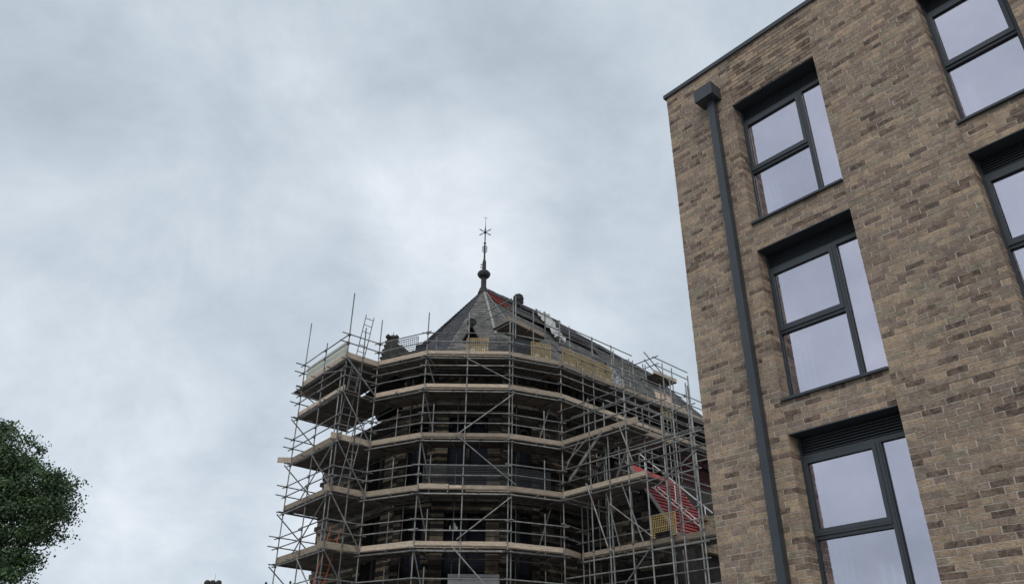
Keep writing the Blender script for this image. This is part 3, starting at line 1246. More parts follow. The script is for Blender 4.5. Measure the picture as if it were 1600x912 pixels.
# lucarnes: little gabled dormers with a lumpy trefoil finial
def lucarne(base, out, w, h, depth, head_r, headz, label, head_off=(0, 0, 0)):
    out = Vector(out).normalized()
    tx = Vector((-out.y, out.x, 0))
    b = Vector(base)
    m = MB()
    m.hexa([b - tx * w / 2, b + tx * w / 2, b + tx * w / 2 - out * depth, b - tx * w / 2 - out * depth,
            b - tx * w / 2 + Z0 * h * .45, b + tx * w / 2 + Z0 * h * .45, b + tx * w / 2 - out * depth + Z0 * h * .45,
            b - tx * w / 2 - out * depth + Z0 * h * .45], .3)
    root = m.build('lucarne', M_soot, church, label=label)
    r = MB()
    ap = b + Z0 * h
    for sgn in (-1, 1):
        e = b + tx * sgn * (w / 2 + .1) + Z0 * (h * .42)
        for (p0, p1) in ((e + out * .08, ap + out * .08),):
            v = [p0, p1, p1 - out * (depth + .1), p0 - out * (depth + .1)]
            up_ = Z0 * .09
            r.hexa([v[0], v[1], v[2], v[3], v[0] + up_, v[1] + up_, v[2] + up_, v[3] + up_], .2)
    r.build('gable_roof', M_soot, root)
    o = MB()
    o.box(b - tx * w * .2 + out * .012 + Z0 * .05, tx * w * .4, -out * .05, Z0 * h * .42, .1)
    o.build('vent_opening', M_felt, root)
    hd = MB()
    hc = ap + Z0 * (headz) + Vector(head_off)
    hd.tube(ap, hc, head_r * .35, 6)
    for k in range(7):
        an = 2 * math.pi * k / 7
        hd.ball(hc + tx * math.cos(an) * head_r * .6 + Z0 * math.sin(an) * head_r * .6 + out * random.uniform(-.06, .06),
                head_r * random.uniform(.42, .56), n=7, jit=.1)
    hd.ball(hc, head_r * .7, n=8)
    hd.build('trefoil', M_soot, root)
    return root


fr_mid = (eav(EV[2]) + eav(EV[3])) / 2
lucarne((-1.75, 30.78, 15.75), (0, -1, 0), .56, 1.25, 1.2, .2, .22, 'dark gabled lucarne on the front slope of the apse roof')
# the lucarne seen against the sky on the left
m = MB()
lp = Vector((-5.45, 32.1, 0))
lucarne((-5.3, 32.2, 15.3), (-.743, -.669, 0), 1.5, 1.25, 1.1, .01, .01, 'dark gabled lucarne seen against the sky at the left')
pn = MB()
pn.hexa([(-5.95, 31.9, 15.0), (-5.0, 31.95, 15.0), (-5.0, 32.5, 15.0), (-5.95, 32.5, 15.0), (-5.6, 31.95, 16.97), (-5.14, 31.97, 16.97), (-5.2, 32.4, 16.97), (-5.6, 32.4, 16.97)], .2)
for k_ in range(7):
    pn.ball((-5.86 + .04 * k_, 32.0, 15.6 + .2 * k_), .09, n=6, jit=.25)
    pn.ball((-5.06 - .012 * k_, 32.0, 15.7 + .19 * k_), .07, n=6, jit=.25)
px_ = [(-5.75, 15.9), (-5.62, 16.3), (-5.12, 16.72), (-4.85, 16.62), (-4.55, 16.38), (-4.3, 16.32), (-4.15, 16.0)]
for (xa, za), (xb, zb) in zip(px_, px_[1:]):
    pn.hexa([(xa, 32.15, 14.9), (xb, 32.15, 14.9), (xb, 32.7, 14.9), (xa, 32.7, 14.9), (xa, 32.15, za), (xb, 32.15, zb), (xb, 32.7, zb), (xa, 32.7, za)], .2)
pn.ball((-4.42, 32.3, 16.36), .17, n=7, jit=.2)
pn.ball((-5.0, 32.3, 16.66), .14, n=7, jit=.2)
for x_, y_ in ((-5.57, 31.95), (-5.2, 32.0), (-5.38, 32.2)):
    pn.lathe((x_, y_, 16.98), [(.1, 0), (.13, .08), (.03, .2)], 6)
pn.lathe((-5.38, 32.2, 17.0), [(.25, 0), (.22, .12), (.1, .22), (.015, .24), (.01, .42)], 8)
pn.build('stone_pinnacle', M_soot, church, label='square dark pinnacle with a domed cap against the sky at the left')
# lumpy carved finial on the ridge
hd = MB()
cF = cp3(2.3, 0.12, ridge(2.3) + .30)
vx = Vector((1, 0, 0))
for k in range(9):
    an = 2 * math.pi * k / 9
    hd.ball(cF + vx * math.cos(an) * .17 + Z0 * math.sin(an) * .19, random.uniform(.10, .14), n=7, jit=.15)
hd.ball(cF, .2, n=8)
hd.tube(cF + vx * .06 - Z0 * .2, cF + vx * .12 - Z0 * .62, .06, 6)
hd.tube(cF - vx * .17 - Z0 * .15, cF - vx * .17 - Z0 * .5, .06, 6)
hd.ball(cF + vx * .18 - Z0 * .22, .09, n=7)
hd.build('ridge_finial', M_soot, church, label='lumpy black carved finial standing on the ridge')

# ---- side chapel with the red roof
CHA = 2.15


def chz(s):
    return 7.5 + 1.45 * (9.2 - s)


ch = MB()
chapel_blocks = []
# west wall, stepped under the verge
zc = 4.0
while zc < 10.9:
    smax = min(8.8, 9.2 - (zc + .2 - 7.5) / 1.45 - .25)
    s_ = 4.7
    while s_ < smax - .1:
        w = min(random.uniform(.3, .6), smax - s_)
        m = MB()
        m.box(cp3(CHA + .02 - random.uniform(0, .03), s_ + .008, zc + .008), SX * (w - .016), AX * .2, Z0 * .184,
              min(1, max(0, random.gauss(.36, .18))))
        chapel_blocks.append(m)
        s_ += w
    zc += .2
r = MB()
for m in chapel_blocks:
    r.merge(m)
r.hexa([cp3(CHA + .06, 6.72, 0), cp3(CHA + .06, 8.8, 0), cp3(9.5, 8.8, 0), cp3(9.5, 6.72, 0),
        cp3(CHA + .06, 6.72, chz(6.72) - .15), cp3(CHA + .06, 8.8, chz(8.8) - .3), cp3(9.5, 8.8, chz(8.8) - .3),
        cp3(9.5, 6.72, chz(6.72) - .15)], .2)
r.box(cp3(CHA + .062, 4.7, 0), SX * 2.019, AX * 7.3, Z0 * (chz(6.72) - .1), .2)
r.build('chapel_wall', M_stone, church)
nch = (SX * 1.45 + Z0).normalized()
rf = MB()
c4 = [cp3(CHA, 8.98, chz(8.98)), cp3(5.1, 8.98, chz(8.98)), cp3(5.1, 6.95, chz(6.95)), cp3(CHA, 6.7, chz(6.7))]
rf.hexa([v - nch * .06 for v in c4] + c4)
rfo = rf.build('chapel_roof', M_red, church, label='steep chapel roof covered with red membrane and battens')
kb_ = 0
s_ = 8.9
while s_ > 7.0:
    b = MB()
    strip(b, cp3(CHA + .12, s_, chz(s_)) + nch * .002, cp3(5.05, s_, chz(s_)) + nch * .002, .042, nch, .035)
    b.build('batten', M_batten, rfo)
    s_ -= .115
b = MB()
strip(b, cp3(CHA + .02, 9.0, chz(9.0)) + nch * .003, cp3(CHA + .02, 6.7, chz(6.7)) + nch * .003, .26, nch, .045)
b.build('verge_flashing', M_slate, rfo)
# stone parapet at the foot of the slope further along
pb = []
for row in range(7):
    a_ = 3.9 + (row % 2) * .15
    while a_ < 8.8:
        w = random.uniform(.35, .6)
        m = MB()
        m.box(cp3(a_, 9.05, 7.5 + row * .2), AX * (w - .015), -SX * .35, Z0 * .185, random.uniform(.7, 1))
        pb.append(m)
        a_ += w
r = MB()
for m in pb:
    r.merge(m)
r.build('parapet', M_stone, church, label='pale stone parapet at the foot of the red roof')

m = MB()
m.box(cp3(8.6, 4.72, 11.3), AX * 3.6, -SX * .03, Z0 * 2.9)
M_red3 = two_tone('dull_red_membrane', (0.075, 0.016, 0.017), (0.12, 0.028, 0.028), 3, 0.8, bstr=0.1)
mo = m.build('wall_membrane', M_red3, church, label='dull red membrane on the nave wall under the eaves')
for k in range(18):
    b = MB()
    b.box(cp3(8.62, 4.722, 11.4 + k * .155), AX * 3.55, SX * .025, Z0 * .035)
    b.build('batten', M_batten, mo)

# ------------------------------------------------------------------ scaffolding
scaf = thing('scaffolding', 'galvanised tube scaffolding with timber decks wrapped round the apse and nave of the church', 'scaffolding',
             (-1.7, 28.4, 0))
std, ledger, rail, transom, brace, toe, deck, coup = [], [], [], [], [], [], [], MB()


def tube_(lst, p, q, r=.0245):
    m = MB()
    m.tube(p, q, r, 8, tone=random.random())
    lst.append(m)


def coupler(p, r=.052):
    p = Vector(p)
    coup.tube(p - Z0 * .045, p + Z0 * .045, r, 6)


def at(p, z):
    return Vector((p.x, p.y, z))


LV = {0: 5.17, 1: 7.17, 2: 9.17, 3: 11.15, 4: 13.13, 5: 14.54}
N_ = lambda a, s=6.2: cp3(a, s, 0)
# inner line of the decks
OUT = [L0, T, A, B, C, D, N_(13.0)]
INN = offset_poly([wl_outer[0], A, B, C, D, NEND], 1.32)


def deck_run(o0, o1, i0, i1, z, dz=0.0, nb=None, ovh0=0.0, ovh1=0.0, ragged=0.0):
    """boards laid along o0->o1 between the outer and the inner line"""
    w = ((o0 - i0).length + (o1 - i1).length) / 2
    nb = nb or max(2, int(w / .235))
    for k in range(nb):
        f0, f1 = (k + .02) / nb, (k + .96) / nb
        a0, a1 = o0.lerp(i0, f0), o0.lerp(i0, f1)
        b0, b1 = o1.lerp(i1, f0), o1.lerp(i1, f1)
        t = (b0 - a0).normalized()
        e0 = random.uniform(0, ragged)
        e1 = random.uniform(0, ragged)
        a0, a1 = a0 - t * (ovh0 + e0), a1 - t * (ovh0 + e0)
        b0, b1 = b0 + t * (ovh1 + e1), b1 + t * (ovh1 + e1)
        zz = z + dz + random.uniform(-.006, .006)
        # butt joint along the run when it is long
        ln = (b0 - a0).length
        cutf = [0, 1] if ln < 3.0 else [0] + [min(1, (i + (.5 if k % 2 else .8)) * 2.6 / ln) for i in range(int(ln / 2.6) + 1)] + [1]
        cutf = sorted(set(cutf))
        for c0, c1 in zip(cutf, cutf[1:]):
            if (c1 - c0) * ln < .2:
                continue
            m = MB()
            g_ = .006 / ln
            q = [a0.lerp(b0, c0 + g_), a0.lerp(b0, c1 - g_), a1.lerp(b1, c1 - g_), a1.lerp(b1, c0 + g_)]
            z2 = zz + random.uniform(-.004, .004)
            m.hexa([at(v, z2) for v in q] + [at(v, z2 + .038) for v in q], random.random())
            deck.append(m)


def toe_run(p, q, z, h=.225, ext0=.03, ext1=.03, n_out=None, lift=0.0, ln_max=3.4):
    t = (q - p).normalized()
    n = Vector((-t.y, t.x, 0))
    p, q = p - t * ext0, q + t * ext1
    ln = (q - p).length
    k = max(1, round(ln / ln_max))
    for i in range(k):
        a, b = p.lerp(q, i / k), p.lerp(q, (i + 1) / k)
        m = MB()
        tilt = random.uniform(-.02, .02)
        o = at(a, z + lift) + n * (.032 + .004 * (i % 2)) + t * .004
        d = (b - a) - t * .008
        m.hexa([o, o + d + Z0 * tilt, o + d + n * .036 + Z0 * tilt, o + n * .036,
                o + Z0 * h, o + d + Z0 * (h + tilt), o + d + n * .036 + Z0 * (h + tilt), o + n * .036 + Z0 * h], random.random())
        toe.append(m)


def rails(p, q, z, hs=(.58, .96), e0=.18, e1=.18, off=-.05):
    t = (q - p).normalized()
    n = Vector((-t.y, t.x, 0))
    for h in hs:
        j0, j1 = random.uniform(.5, 1.3) * e0, random.uniform(.5, 1.3) * e1
        dz = random.uniform(-.03, .03)
        tube_(rail, at(p - t * j0 + n * off, z + h + dz), at(q + t * j1 + n * off, z + h + dz + random.uniform(-.02, .02)))
        coupler(at(p + n * off * .5, z + h + dz))
        coupler(at(q + n * off * .5, z + h + dz))


def ledgers(p, q, i0, i1, z, nin=True):
    t = (q - p).normalized()
    n = Vector((-t.y, t.x, 0))
    tube_(ledger, at(p - t * .2 - n * .05, z - .13), at(q + t * .2 - n * .05, z - .13))
    tube_(ledger, at(p + t * .1 + n * .10, z - .07), at(q - t * .1 + n * .10, z - .07))
    coupler(at(p, z - .13))
    coupler(at(q, z - .13))
    if nin and random.random() < .45:
        tube_(ledger, at(i0, z - .13), at(i1, z - .13))
    ln = (q - p).length
    k = max(1, round(ln / 1.25))
    for i in range(k + 1):
        f = (i + .02) / k if i < k else .98
        a, b = p.lerp(q, f), i0.lerp(i1, f)
        w = (b - a).normalized()
        tube_(transom, at(a - w * random.uniform(.12, .28), z - .055), at(b + w * .05, z - .055))


def standard(p, z1, z0=0.0, r=.0245):  # noqa
    tube_(std, at(p, z0), at(p, z1), r)
    for z in LV.values():
        if z < z1 and z > 4:
            coupler(at(p, z - .10), .05)


mid = lambda p, q, t=.5: p.lerp(q, t)
BCm = Vector((-1.72, 28.4, 0))
tops = [(L0, 17.58), (mid(L0, T), 15.86), (T, 17.42), (mid(T, A), 16.04), (A, 16.64), (B, 16.45), (BCm, 16.47), (C, 16.14), (D, 16.61)]
for p, z in tops:
    standard(p, z)
standard(C + Vector((.12, .12, 0)), 17.05)
# nave standards (outer) and the rear row
for a, z in ((.35, 15.2), (1.0, 16.45), (2.4, 16.3), (3.0, 16.1), (3.7, 16.2), (4.6, 16.25), (5.9, 16.75), (6.6, 16.7), (7.75, 16.15), (9.6, 15.9),
             (11.4, 15.9)):
    standard(N_(a), z)
for a, z in ((-2.3, 17.75), (-1.27, 17.44), (-.57, 17.6), (.95, 17.44), (2.45, 17.4), (3.75, 17.4), (5.0, 17.1), (6.05, 17.15), (7.6, 17.6), (9.6, 17)):
    standard(cp3(a, 4.95, 0), z, 14.5)
# inner standards behind the apse decks
for p, q in zip(INN, INN[1:]):
    k = 1 if (q - p).length < 4 else 2
    if (q - p).length > 8:
        k = 5
    for i in range(k):
        standard(p.lerp(q, (i + .35) / k), 14.3, r=.02)
# thin short uprights carrying the guard rails at mid-bay
for z in (LV[0], LV[1], LV[2], LV[3]):
    for p, q, f in ((A, B, .5), (B, BCm, .25), (C, D, .66), (T, A, .5)):
        v = p.lerp(q, f)
        v = v + Vector((0, .06, 0))
        tube_(std, at(v, z - .1), at(v, z + 1.35), .022)
tube_(std, at(Vector((-3.0, 28.45, 0)), 14.5), at(Vector((-3.0, 28.45, 0)), 15.4), .022)

INw = [cp3(-4.95, -2.98, 0), INN[1]]
for k, z in LV.items():
    dzs = [0.0, .048, .002, .05, .0, .05, .002]
    # left tower run L0-T, its return T-A, and the apse runs
    tl_in0 = L0 + AX * 2.45
    tl_in1 = T + AX * 2.45 + SX * 0.0
    deck_run(L0, T, tl_in0, tl_in1, z, -.045 if k % 2 else 0, ragged=.05 if k != 5 else 0, ovh0=.9 if k == 5 else .05)
    ledgers(L0, T, tl_in0, tl_in1, z, nin=k != 5)
    if k == 3:
        toe_run(L0, T, z, ext0=.05, ext1=.25)
        toe_run(L0 - AX * .45 - SX * .35, L0, z, ext0=0, ext1=0)
    else:
        toe_run(L0, T, z)
    if k != 4:
        toe_run(T, A, z, ext0=.05 if k == 5 else .25)
    for (p, q, i0, i1, d_) in ((A, B, INN[1], INN[2], .0), (B, C, INN[2], INN[3], .045), (C, D, INN[3], INN[4], .0)):
        deck_run(p, q, i0, i1, z, d_)
        ledgers(p, q, i0, i1, z)
        if k == 2 and p is B:
            # the broken, sagging toe board of this lift
            toe_run(p, p.lerp(q, .34), z, lift=.05, ext1=0)
            toe_run(p.lerp(q, .345), p.lerp(q, .52), z, lift=.10, h=.12, ext0=0, ext1=0)
            toe_run(p.lerp(q, .525), q, z, ext0=0)
        else:
            toe_run(p, q, z)
    rails(L0, mid(L0, T), z, e0=.35)
    rails(mid(L0, T), T, z, e1=.1)
    rails(T, A, z, e0=.5 if k == 5 else .1)
    rails(A, B, z)
    rails(B, C, z)
    rails(C, D, z)
    # end guard rails of the left run, going back along the axis
    for h in (.58, .96):
        tube_(rail, at(L0 - AX * .45, z + h), at(L0 + AX * 1.6, z + h))
    tube_(transom, at(L0 - AX * .3, z - .08), at(L0 + AX * 2.4, z - .08))
# nave decks
for k, z in ((5, LV[5]), (4, LV[4])):
    a0, a1 = N_(-.96), N_(13.0)
    i0, i1 = INN[4], INN[5]
    bays = 5
    for b in range(bays):
        p, q = a0.lerp(a1, b / bays), a0.lerp(a1, (b + 1) / bays)
        ip, iq = i0.lerp(i1, b / bays), i0.lerp(i1, (b + 1) / bays)
        deck_run(p, q, ip, iq, z, .02 * (b % 2))
        ledgers(p, q, ip, iq, z)
        toe_run(p, q, z, ext0=0, ext1=0)
        rails(p, q, z)
# lower nave decks behind the projecting bays
for z in (LV[3], LV[2]):
    p, q = N_(-.96), N_(1.6)
    deck_run(p, q, INN[4], INN[4] + AX * 2.6, z, .02)
    tube_(ledger, at(p, z - .13), at(q, z - .13))

# projecting scaffold on the right: rows across a = -1 and a = .25
PR = lambda a, s: cp3(a, s, 0)
z = LV[3]
deck_run(PR(-1.0, 6.3), PR(-1.0, 9.4), PR(.25, 6.3), PR(.25, 9.4), z, .02, ovh1=.1)
deck_run(PR(.30, 9.3), PR(1.9, 9.3), PR(.30, 7.7), PR(1.9, 7.7), z, .0)
toe_run(PR(-1.0, 6.25), PR(-1.0, 9.4), z, ext1=.55)
toe_run(PR(-1.0, 9.3), PR(1.9, 9.3), z, ext0=0)
ledgers(PR(-1.0, 6.3), PR(-1.0, 9.4), PR(.25, 6.3), PR(.25, 9.4), z)
rails(PR(-1.0, 6.25), PR(-1.0, 9.4), z, hs=(.5, .95, 1.4), e1=.6)
rails(PR(-1.0, 9.35), PR(1.9, 9.35), z)
z = LV[2]
deck_run(PR(-1.0, 6.3), PR(-1.0, 10.0), PR(.25, 6.3), PR(.25, 10.0), z, .02, ovh1=.15)
toe_run(PR(-1.0, 6.25), PR(-1.0, 10.1), z)
ledgers(PR(-1.0, 6.3), PR(-1.0, 10.0), PR(.25, 6.3), PR(.25, 10.0), z)
rails(PR(-1.0, 6.25), PR(-1.0, 12.3), z, hs=(.52, .98), e1=.3)
rails(PR(-1.0, 10.0), PR(1.9, 10.0), z)
tube_(rail, at(PR(.25, 6), z + 1.0), at(PR(.25, 12.2), z + 1.0))
tube_(rail, at(PR(.25, 6), z + .5), at(PR(.25, 12.2), z + .5))
for z in (LV[1], LV[0]):
    deck_run(PR(.25, 5.95), PR(.25, 12.3), PR(1.55, 5.95), PR(1.55, 12.3), z, .02)
    toe_run(PR(.25, 5.9), PR(.25, 12.3), z, ext0=.0)
    toe_run(D, PR(.25, 5.9), z)
    ledgers(PR(.25, 5.95), PR(.25, 9.2), PR(1.55, 5.95), PR(1.55, 9.2), z)
    ledgers(PR(.25, 9.2), PR(.25, 12.3), PR(1.55, 9.2), PR(1.55, 12.3), z)
    deck_run(D, PR(.25, 6.0), INN[4] + SX * .2, PR(.25, 4.9), z, -.03)
    rails(PR(.25, 5.95), PR(.25, 12.3), z, hs=(.55, 1.0), e1=.3)
    rails(D, PR(.25, 5.95), z, hs=(.55, 1.0), e1=.05)
for (a, s, z1) in ((-1.0, 7.65, 12.7), (-1.0, 8.55, 11.0), (-1.0, 9.42, 13.4), (-1.0, 10.2, 9.6), (-1.0, 11.0, 11.1), (-1.0, 11.5, 12.4), (-1.0, 12.25, 12.2),
                   (.25, 6.0, 9.1), (.25, 7.5, 10.2), (.25, 9.23, 12.2), (.25, 10.15, 12.9), (.25, 11.27, 12.6), (.25, 12.35, 12.8),
                   (1.55, 6.1, 11.0), (1.55, 7.4, 11.3), (1.55, 9.2, 12.3), (1.9, 9.3, 12.4), (1.55, 10.4, 12.2), (1.55, 11.6, 12.0), (-.4, 7.9, 12.6)):
    standard(PR(a, s), z1)
# extra rails and ledgers further along, on the street side of the chapel
for z in (12.75, 12.2, 11.7, 11.2, 10.1, 9.7):
    a_ = random.uniform(-1.2, -.7)
    tube_(rail, at(PR(a_, 9.3 + random.uniform(-.5, 0)), z), at(PR(a_ + random.uniform(4, 7), 9.3 + random.uniform(-.3, .2)), z + random.uniform(-.1, .1)))
for z, s0, s1, a_ in ((12.45, 6.2, 9.8, -.4), (12.0, 6.2, 9.9, -.4), (11.75, 7.2, 11.6, .25), (10.8, 8.0, 12.4, .25), (10.3, 8.5, 12.5, -1), (12.9, 6.4, 9.5, 1.5),
                      (6.3, 6.3, 12.4, -1.0), (6.75, 7.2, 12.4, -1.0), (10.0, 9.4, 12.4, -1.0), (9.0, 10.0, 12.4, -1.0)):
    tube_(rail, at(PR(a_, s0), z), at(PR(a_, s1), z + random.uniform(-.08, .08)))


def pr3(s, z, a=-1.06):
    return cp3(a, s, z)


for p, q, r in ((pr3(6.5, 10.4), pr3(7.6, 11.1), .0245), (pr3(6.47, 10.2), pr3(7.21, 11.16), .024), (pr3(9.12, 11.34), pr3(9.67, 9.8), .0245),
                (pr3(7.48, 9.43), pr3(8.37, 7.07), .0245), (pr3(9.13, 9.1), pr3(9.92, 7.0), .0245), (pr3(8.53, 8.52), pr3(10.28, 7.15), .0245),
                (pr3(10.2, 6.82), pr3(9.04, 5.82), .0245), (pr3(12.36, 9.59), pr3(10.63, 8.72), .0245), (pr3(8.4, 8.9), pr3(8.9, 7.0), .0245),
                (pr3(6.3, 8.9, .2), pr3(7.2, 11.0, .2), .0245), (pr3(6.5, 8.9, .25), pr3(7.4, 11.0, .3), .0245), (pr3(7.9, 9.2, -.2), pr3(9.0, 11.0, -.2), .045)):
    tube_(brace, p, q, r)
# zig-zag facade braces of the apse front
Y = 28.32
for p, q in (((-1.87, Y, 14.46), (.0, Y, 13.45)), ((.12, Y, 12.92), (-2.05, Y, 11.23)), ((-2.05, Y - .03, 11.25), (.22, Y - .03, 9.37)),
             ((.06, Y, 8.95), (-1.85, Y, 7.44)), ((-2.01, Y, 7.2), (-.3, Y, 5.4))):
    tube_(brace, p, q)
# ladder-tower braces: T down to A, on the return, in every lift; L0 end braces; the long ones on the left face
for k in range(0, 5):
    z0, z1 = LV[k], LV[k + 1]
    ex = (A - T).normalized()
    o = Vector((.04, -.06, 0))
    tube_(brace, at(T + o, z1 - .1), at(A + o - ex * .05, z0 + .1))
    tube_(brace, at(L0 - AX * .25 - SX * .05, z1 - .15), at(L0 + AX * 1.7 - SX * .05, z0 + .35))
    b0 = mid(L0, T, .5) - AX * .07
    if k in (0, 2):
        tube_(brace, at(b0, z1 - .1), at(T - AX * .07, z0 + .2))
    if k in (1, 2):
        tube_(brace, at(T - AX * .09, z1 - .1), at(mid(L0, T, .4) - AX * .09, z0 + .1))
    if k == 4:
        tube_(brace, at(b0, z1 - .1), at(T - AX * .07, z0 + .8))
    # slanting inner braces near B
    tube_(brace, at(B + Vector((.03, .1, 0)), z1 - .15), at(B + Vector((.45, .9, 0)), z0 + .1))
    if k in (1, 3):
        tube_(brace, at(C + Vector((1.6, 1.3, 0)), z1 - .3), at(C + Vector((1.1, 1.2, 0)), z0 + .1))
# second left-run row
for f in (.3,):
    standard(L0.lerp(T, f) + AX * 1.35, 14.3)
standard(T + AX * .0 - SX * .28 + Vector((.0, .0, 0)), 14.0)

# upper lift standing off the roof slope, and the small platform near the ridge
z = 16.42
deck_run(PR(-2.7, 5.0), PR(-.4, 4.85), PR(-2.7, 3.9), PR(-.4, 3.9), z, 0)
toe_run(PR(-2.7, 5.0), PR(-.4, 4.85), z, ext0=0)
toe_run(PR(-2.72, 3.9), PR(-2.72, 5.0), z, ext0=0, h=.05)
for k in range(3):
    a_ = -2.6 + k * 1.05
    tube_(transom, cp3(a_, 3.8, z - .06), cp3(a_, 5.2, z - .06))
for s_, zz in ((4.95, 17.0), (4.95, 17.45), (3.9, 17.7)):
    tube_(rail, cp3(-2.9, s_, zz), cp3(.4, s_, zz))
for zz in (16.95, 17.35):
    tube_(rail, cp3(-2.75, 3.3, zz), cp3(-2.75, 5.2, zz))
for zz, a0_, a1_ in ((17.3, .2, 5.2), (16.8, .0, 6.2), (16.2, -.2, 9.0), (15.6, 1.0, 9.6)):
    tube_(rail, cp3(a0_, 4.99, zz), cp3(a1_, 4.99, zz))
z = 16.95
deck_run(PR(7.0, 4.9), PR(8.8, 4.9), PR(7.0, 3.8), PR(8.8, 3.8), z, 0)
toe_run(PR(7.0, 4.9), PR(8.8, 4.9), z)
for zz in (17.4, 17.8):
    tube_(rail, cp3(6.9, 4.95, zz), cp3(9.7, 4.95, zz - .02))
    tube_(rail, cp3(7.0, 2.4, zz), cp3(7.0, 5.2, zz))
tube_(brace, cp3(6.34, 4.85, 17.92), cp3(8.36, 4.85, 16.77))
tube_(brace, cp3(6.45, 4.75, 17.58), cp3(8.2, 4.75, 16.6))

emit('standard', std, M_tube, scaf)
emit('ledger', ledger, M_tube, scaf)
emit('guard_rail', rail, M_tube, scaf)
emit('transom', transom, M_tube, scaf)
emit('brace', brace, M_tube, scaf)
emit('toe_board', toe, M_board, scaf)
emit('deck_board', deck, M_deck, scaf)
coup.build('couplers', M_coup, scaf, kind='stuff')


# ------------------------------------------------------------------ loose things on the scaffold
def brick_guard(p, t, up_, w, h, mat_, label, group, pitch=.075, clips=True, notch=False, bw=.011):
    """plastic mesh panel: p lower left corner, t along, up_ up"""
    p, t, up_ = Vector(p), Vector(t).normalized(), Vector(up_).normalized()
    n = t.cross(up_).normalized()
    o = thing('brick_guard', label, 'mesh guard', tuple(p), group)
    bars = MB()
    nx, ny = int(w / pitch), int(h / pitch)
    for i in range(nx + 1):
        x = w * i / nx
        wd = .026 if i in (0, nx) else bw
        z0 = h * .22 if notch and .12 < i / nx < .72 else 0
        bars.box(p + t * (x - wd / 2) + up_ * z0, t * wd, n * -.02, up_ * (h - z0))
    for k in range(ny + 1):
        z = h * k / ny
        wd = .026 if k in (0, ny, ny // 2) else bw * (1.9 if k > ny * .68 else 1)
        if notch and z < h * .22:
            for (a, b) in ((0, .12), (.72, 1)):
                bars.box(p + t * w * a + up_ * (z - wd / 2) + n * .001, t * w * (b - a), n * -.022, up_ * wd)
        else:
            bars.box(p + up_ * (z - wd / 2) + n * .001, t * w, n * -.022, up_ * wd)
    bars.build('mesh_panel', mat_, o)
    if clips:
        for f in (.22, .72):
            c = MB()
            q = p + t * (w * f) + up_ * .03 - n * .03
            for (x, z, dx, dz) in ((0, 0, .03, .15), (.09, 0, .03, .15), (.0305, .121, .059, .03)):
                c.box(q + t * x + up_ * z, t * dx, n * .02, up_ * dz)
            c.build('clip', M_cream, o)
    return o


GY = 'yellow brick guards hung along the top lift'
zt = LV[5] + .2
brick_guard((-1.78, 28.46, zt - .03), (1, 0, 0), Z0, .84, .62, M_yellow, 'yellow mesh guard on the front of the top lift, below the front lucarne', GY)
tCD = (D - C).normalized()
brick_guard(at(C + tCD * .98 + Vector((-.03, .07, 0)), zt - .03), tCD, Z0, .86, .70, M_yellow, 'yellow mesh guard at the right corner bay of the top lift, beside a black one', GY)
for a0_, w, lb in ((-.75, .75, 'narrow yellow mesh guard just right of the corner on the nave side top lift'),
                   (.15, 1.15, 'long yellow mesh guard in the middle of the nave side row on the top lift'),
                   (1.38, .9, 'yellow mesh guard at the right end of the nave side row, beside grey sheeting'),
                   (5.6, .85, 'yellow mesh guard far along the nave below the ridge platform')):
    zz = zt - .03 if a0_ < 5 else 14.0
    brick_guard(cp3(a0_, 6.13, zz), AX, Z0, w, .72, M_yellow, lb, GY)
brick_guard(cp3(.14, 9.36, LV[1] + .24), SX, Z0, 1.02, .74, M_yellow, 'yellow mesh guard with a notched lower edge in front of the red chapel roof', GY,
            pitch=.075, notch=True, clips=False)
GB = 'black mesh guards on the apse scaffold'
tAB = (B - A).normalized()
brick_guard((-.9, 28.46, zt - .03), (1, 0, 0), Z0, .78, .58, M_blackp, 'dark grey mesh guard right of the yellow guard on the front of the top lift', GB, clips=False, pitch=.06, bw=.012)
brick_guard(at(C + tCD * .1 + Vector((-.03, .07, 0)), zt - .03), tCD, Z0, .84, .70, M_blackp, 'black mesh guard at the corner of the top lift left of a yellow one', GB, pitch=.045, clips=False, bw=.022)
brick_guard(at(A + tAB * 1.78 + Vector((.03, .07, 0)), zt - .03), tAB, Z0, .56, .42, M_blackp, 'small black mesh guard left of the apse roof on the top lift', GB, pitch=.035, clips=False, bw=.03)
brick_guard((-3.2, 28.5, LV[2] + .2), (1, 0, 0), Z0, 1.45, .75, M_blackp, 'left black mesh guard on the middle lift of the apse front', GB, clips=False, pitch=.06, bw=.012)
brick_guard((-1.68, 28.5, LV[2] + .2), (1, 0, 0), Z0, 1.55, .75, M_blackp, 'right black mesh guard on the middle lift of the apse front', GB, clips=False, pitch=.06, bw=.012)
brick_guard(at(C + tCD * .15 + Vector((-.04, .1, 0)), LV[2] + .2), tCD, Z0, 1.6, .72, M_blackp, 'black mesh guard on the middle lift round the corner to the right', GB, clips=False, pitch=.06, bw=.012)
GC = 'pale and wire mesh guards on the left of the top lift'
tLT = (T - L0).normalized()
nLT = Vector((-tLT.y, tLT.x, 0))
brick_guard(at(L0 + tLT * .12 + nLT * .07, zt), tLT, Z0, 1.75, .60, M_cream, 'cream mesh guard at the outer left end of the top lift', GC, pitch=.06, clips=False)
brick_guard(at(L0 + tLT * 1.98 + nLT * .07, zt), tLT, Z0, 1.85, .60, M_cream, 'cream mesh guard by the ladder on the left of the top lift', GC, pitch=.06, clips=False)
brick_guard(at(A + tAB * .55 + Vector((.03, .07, 0)), zt + .15), tAB, Z0, 1.3, .62, M_coup, 'thin grey wire mesh guard in front of the dark pinnacle on the top lift', GC, pitch=.09, clips=False, bw=.008)


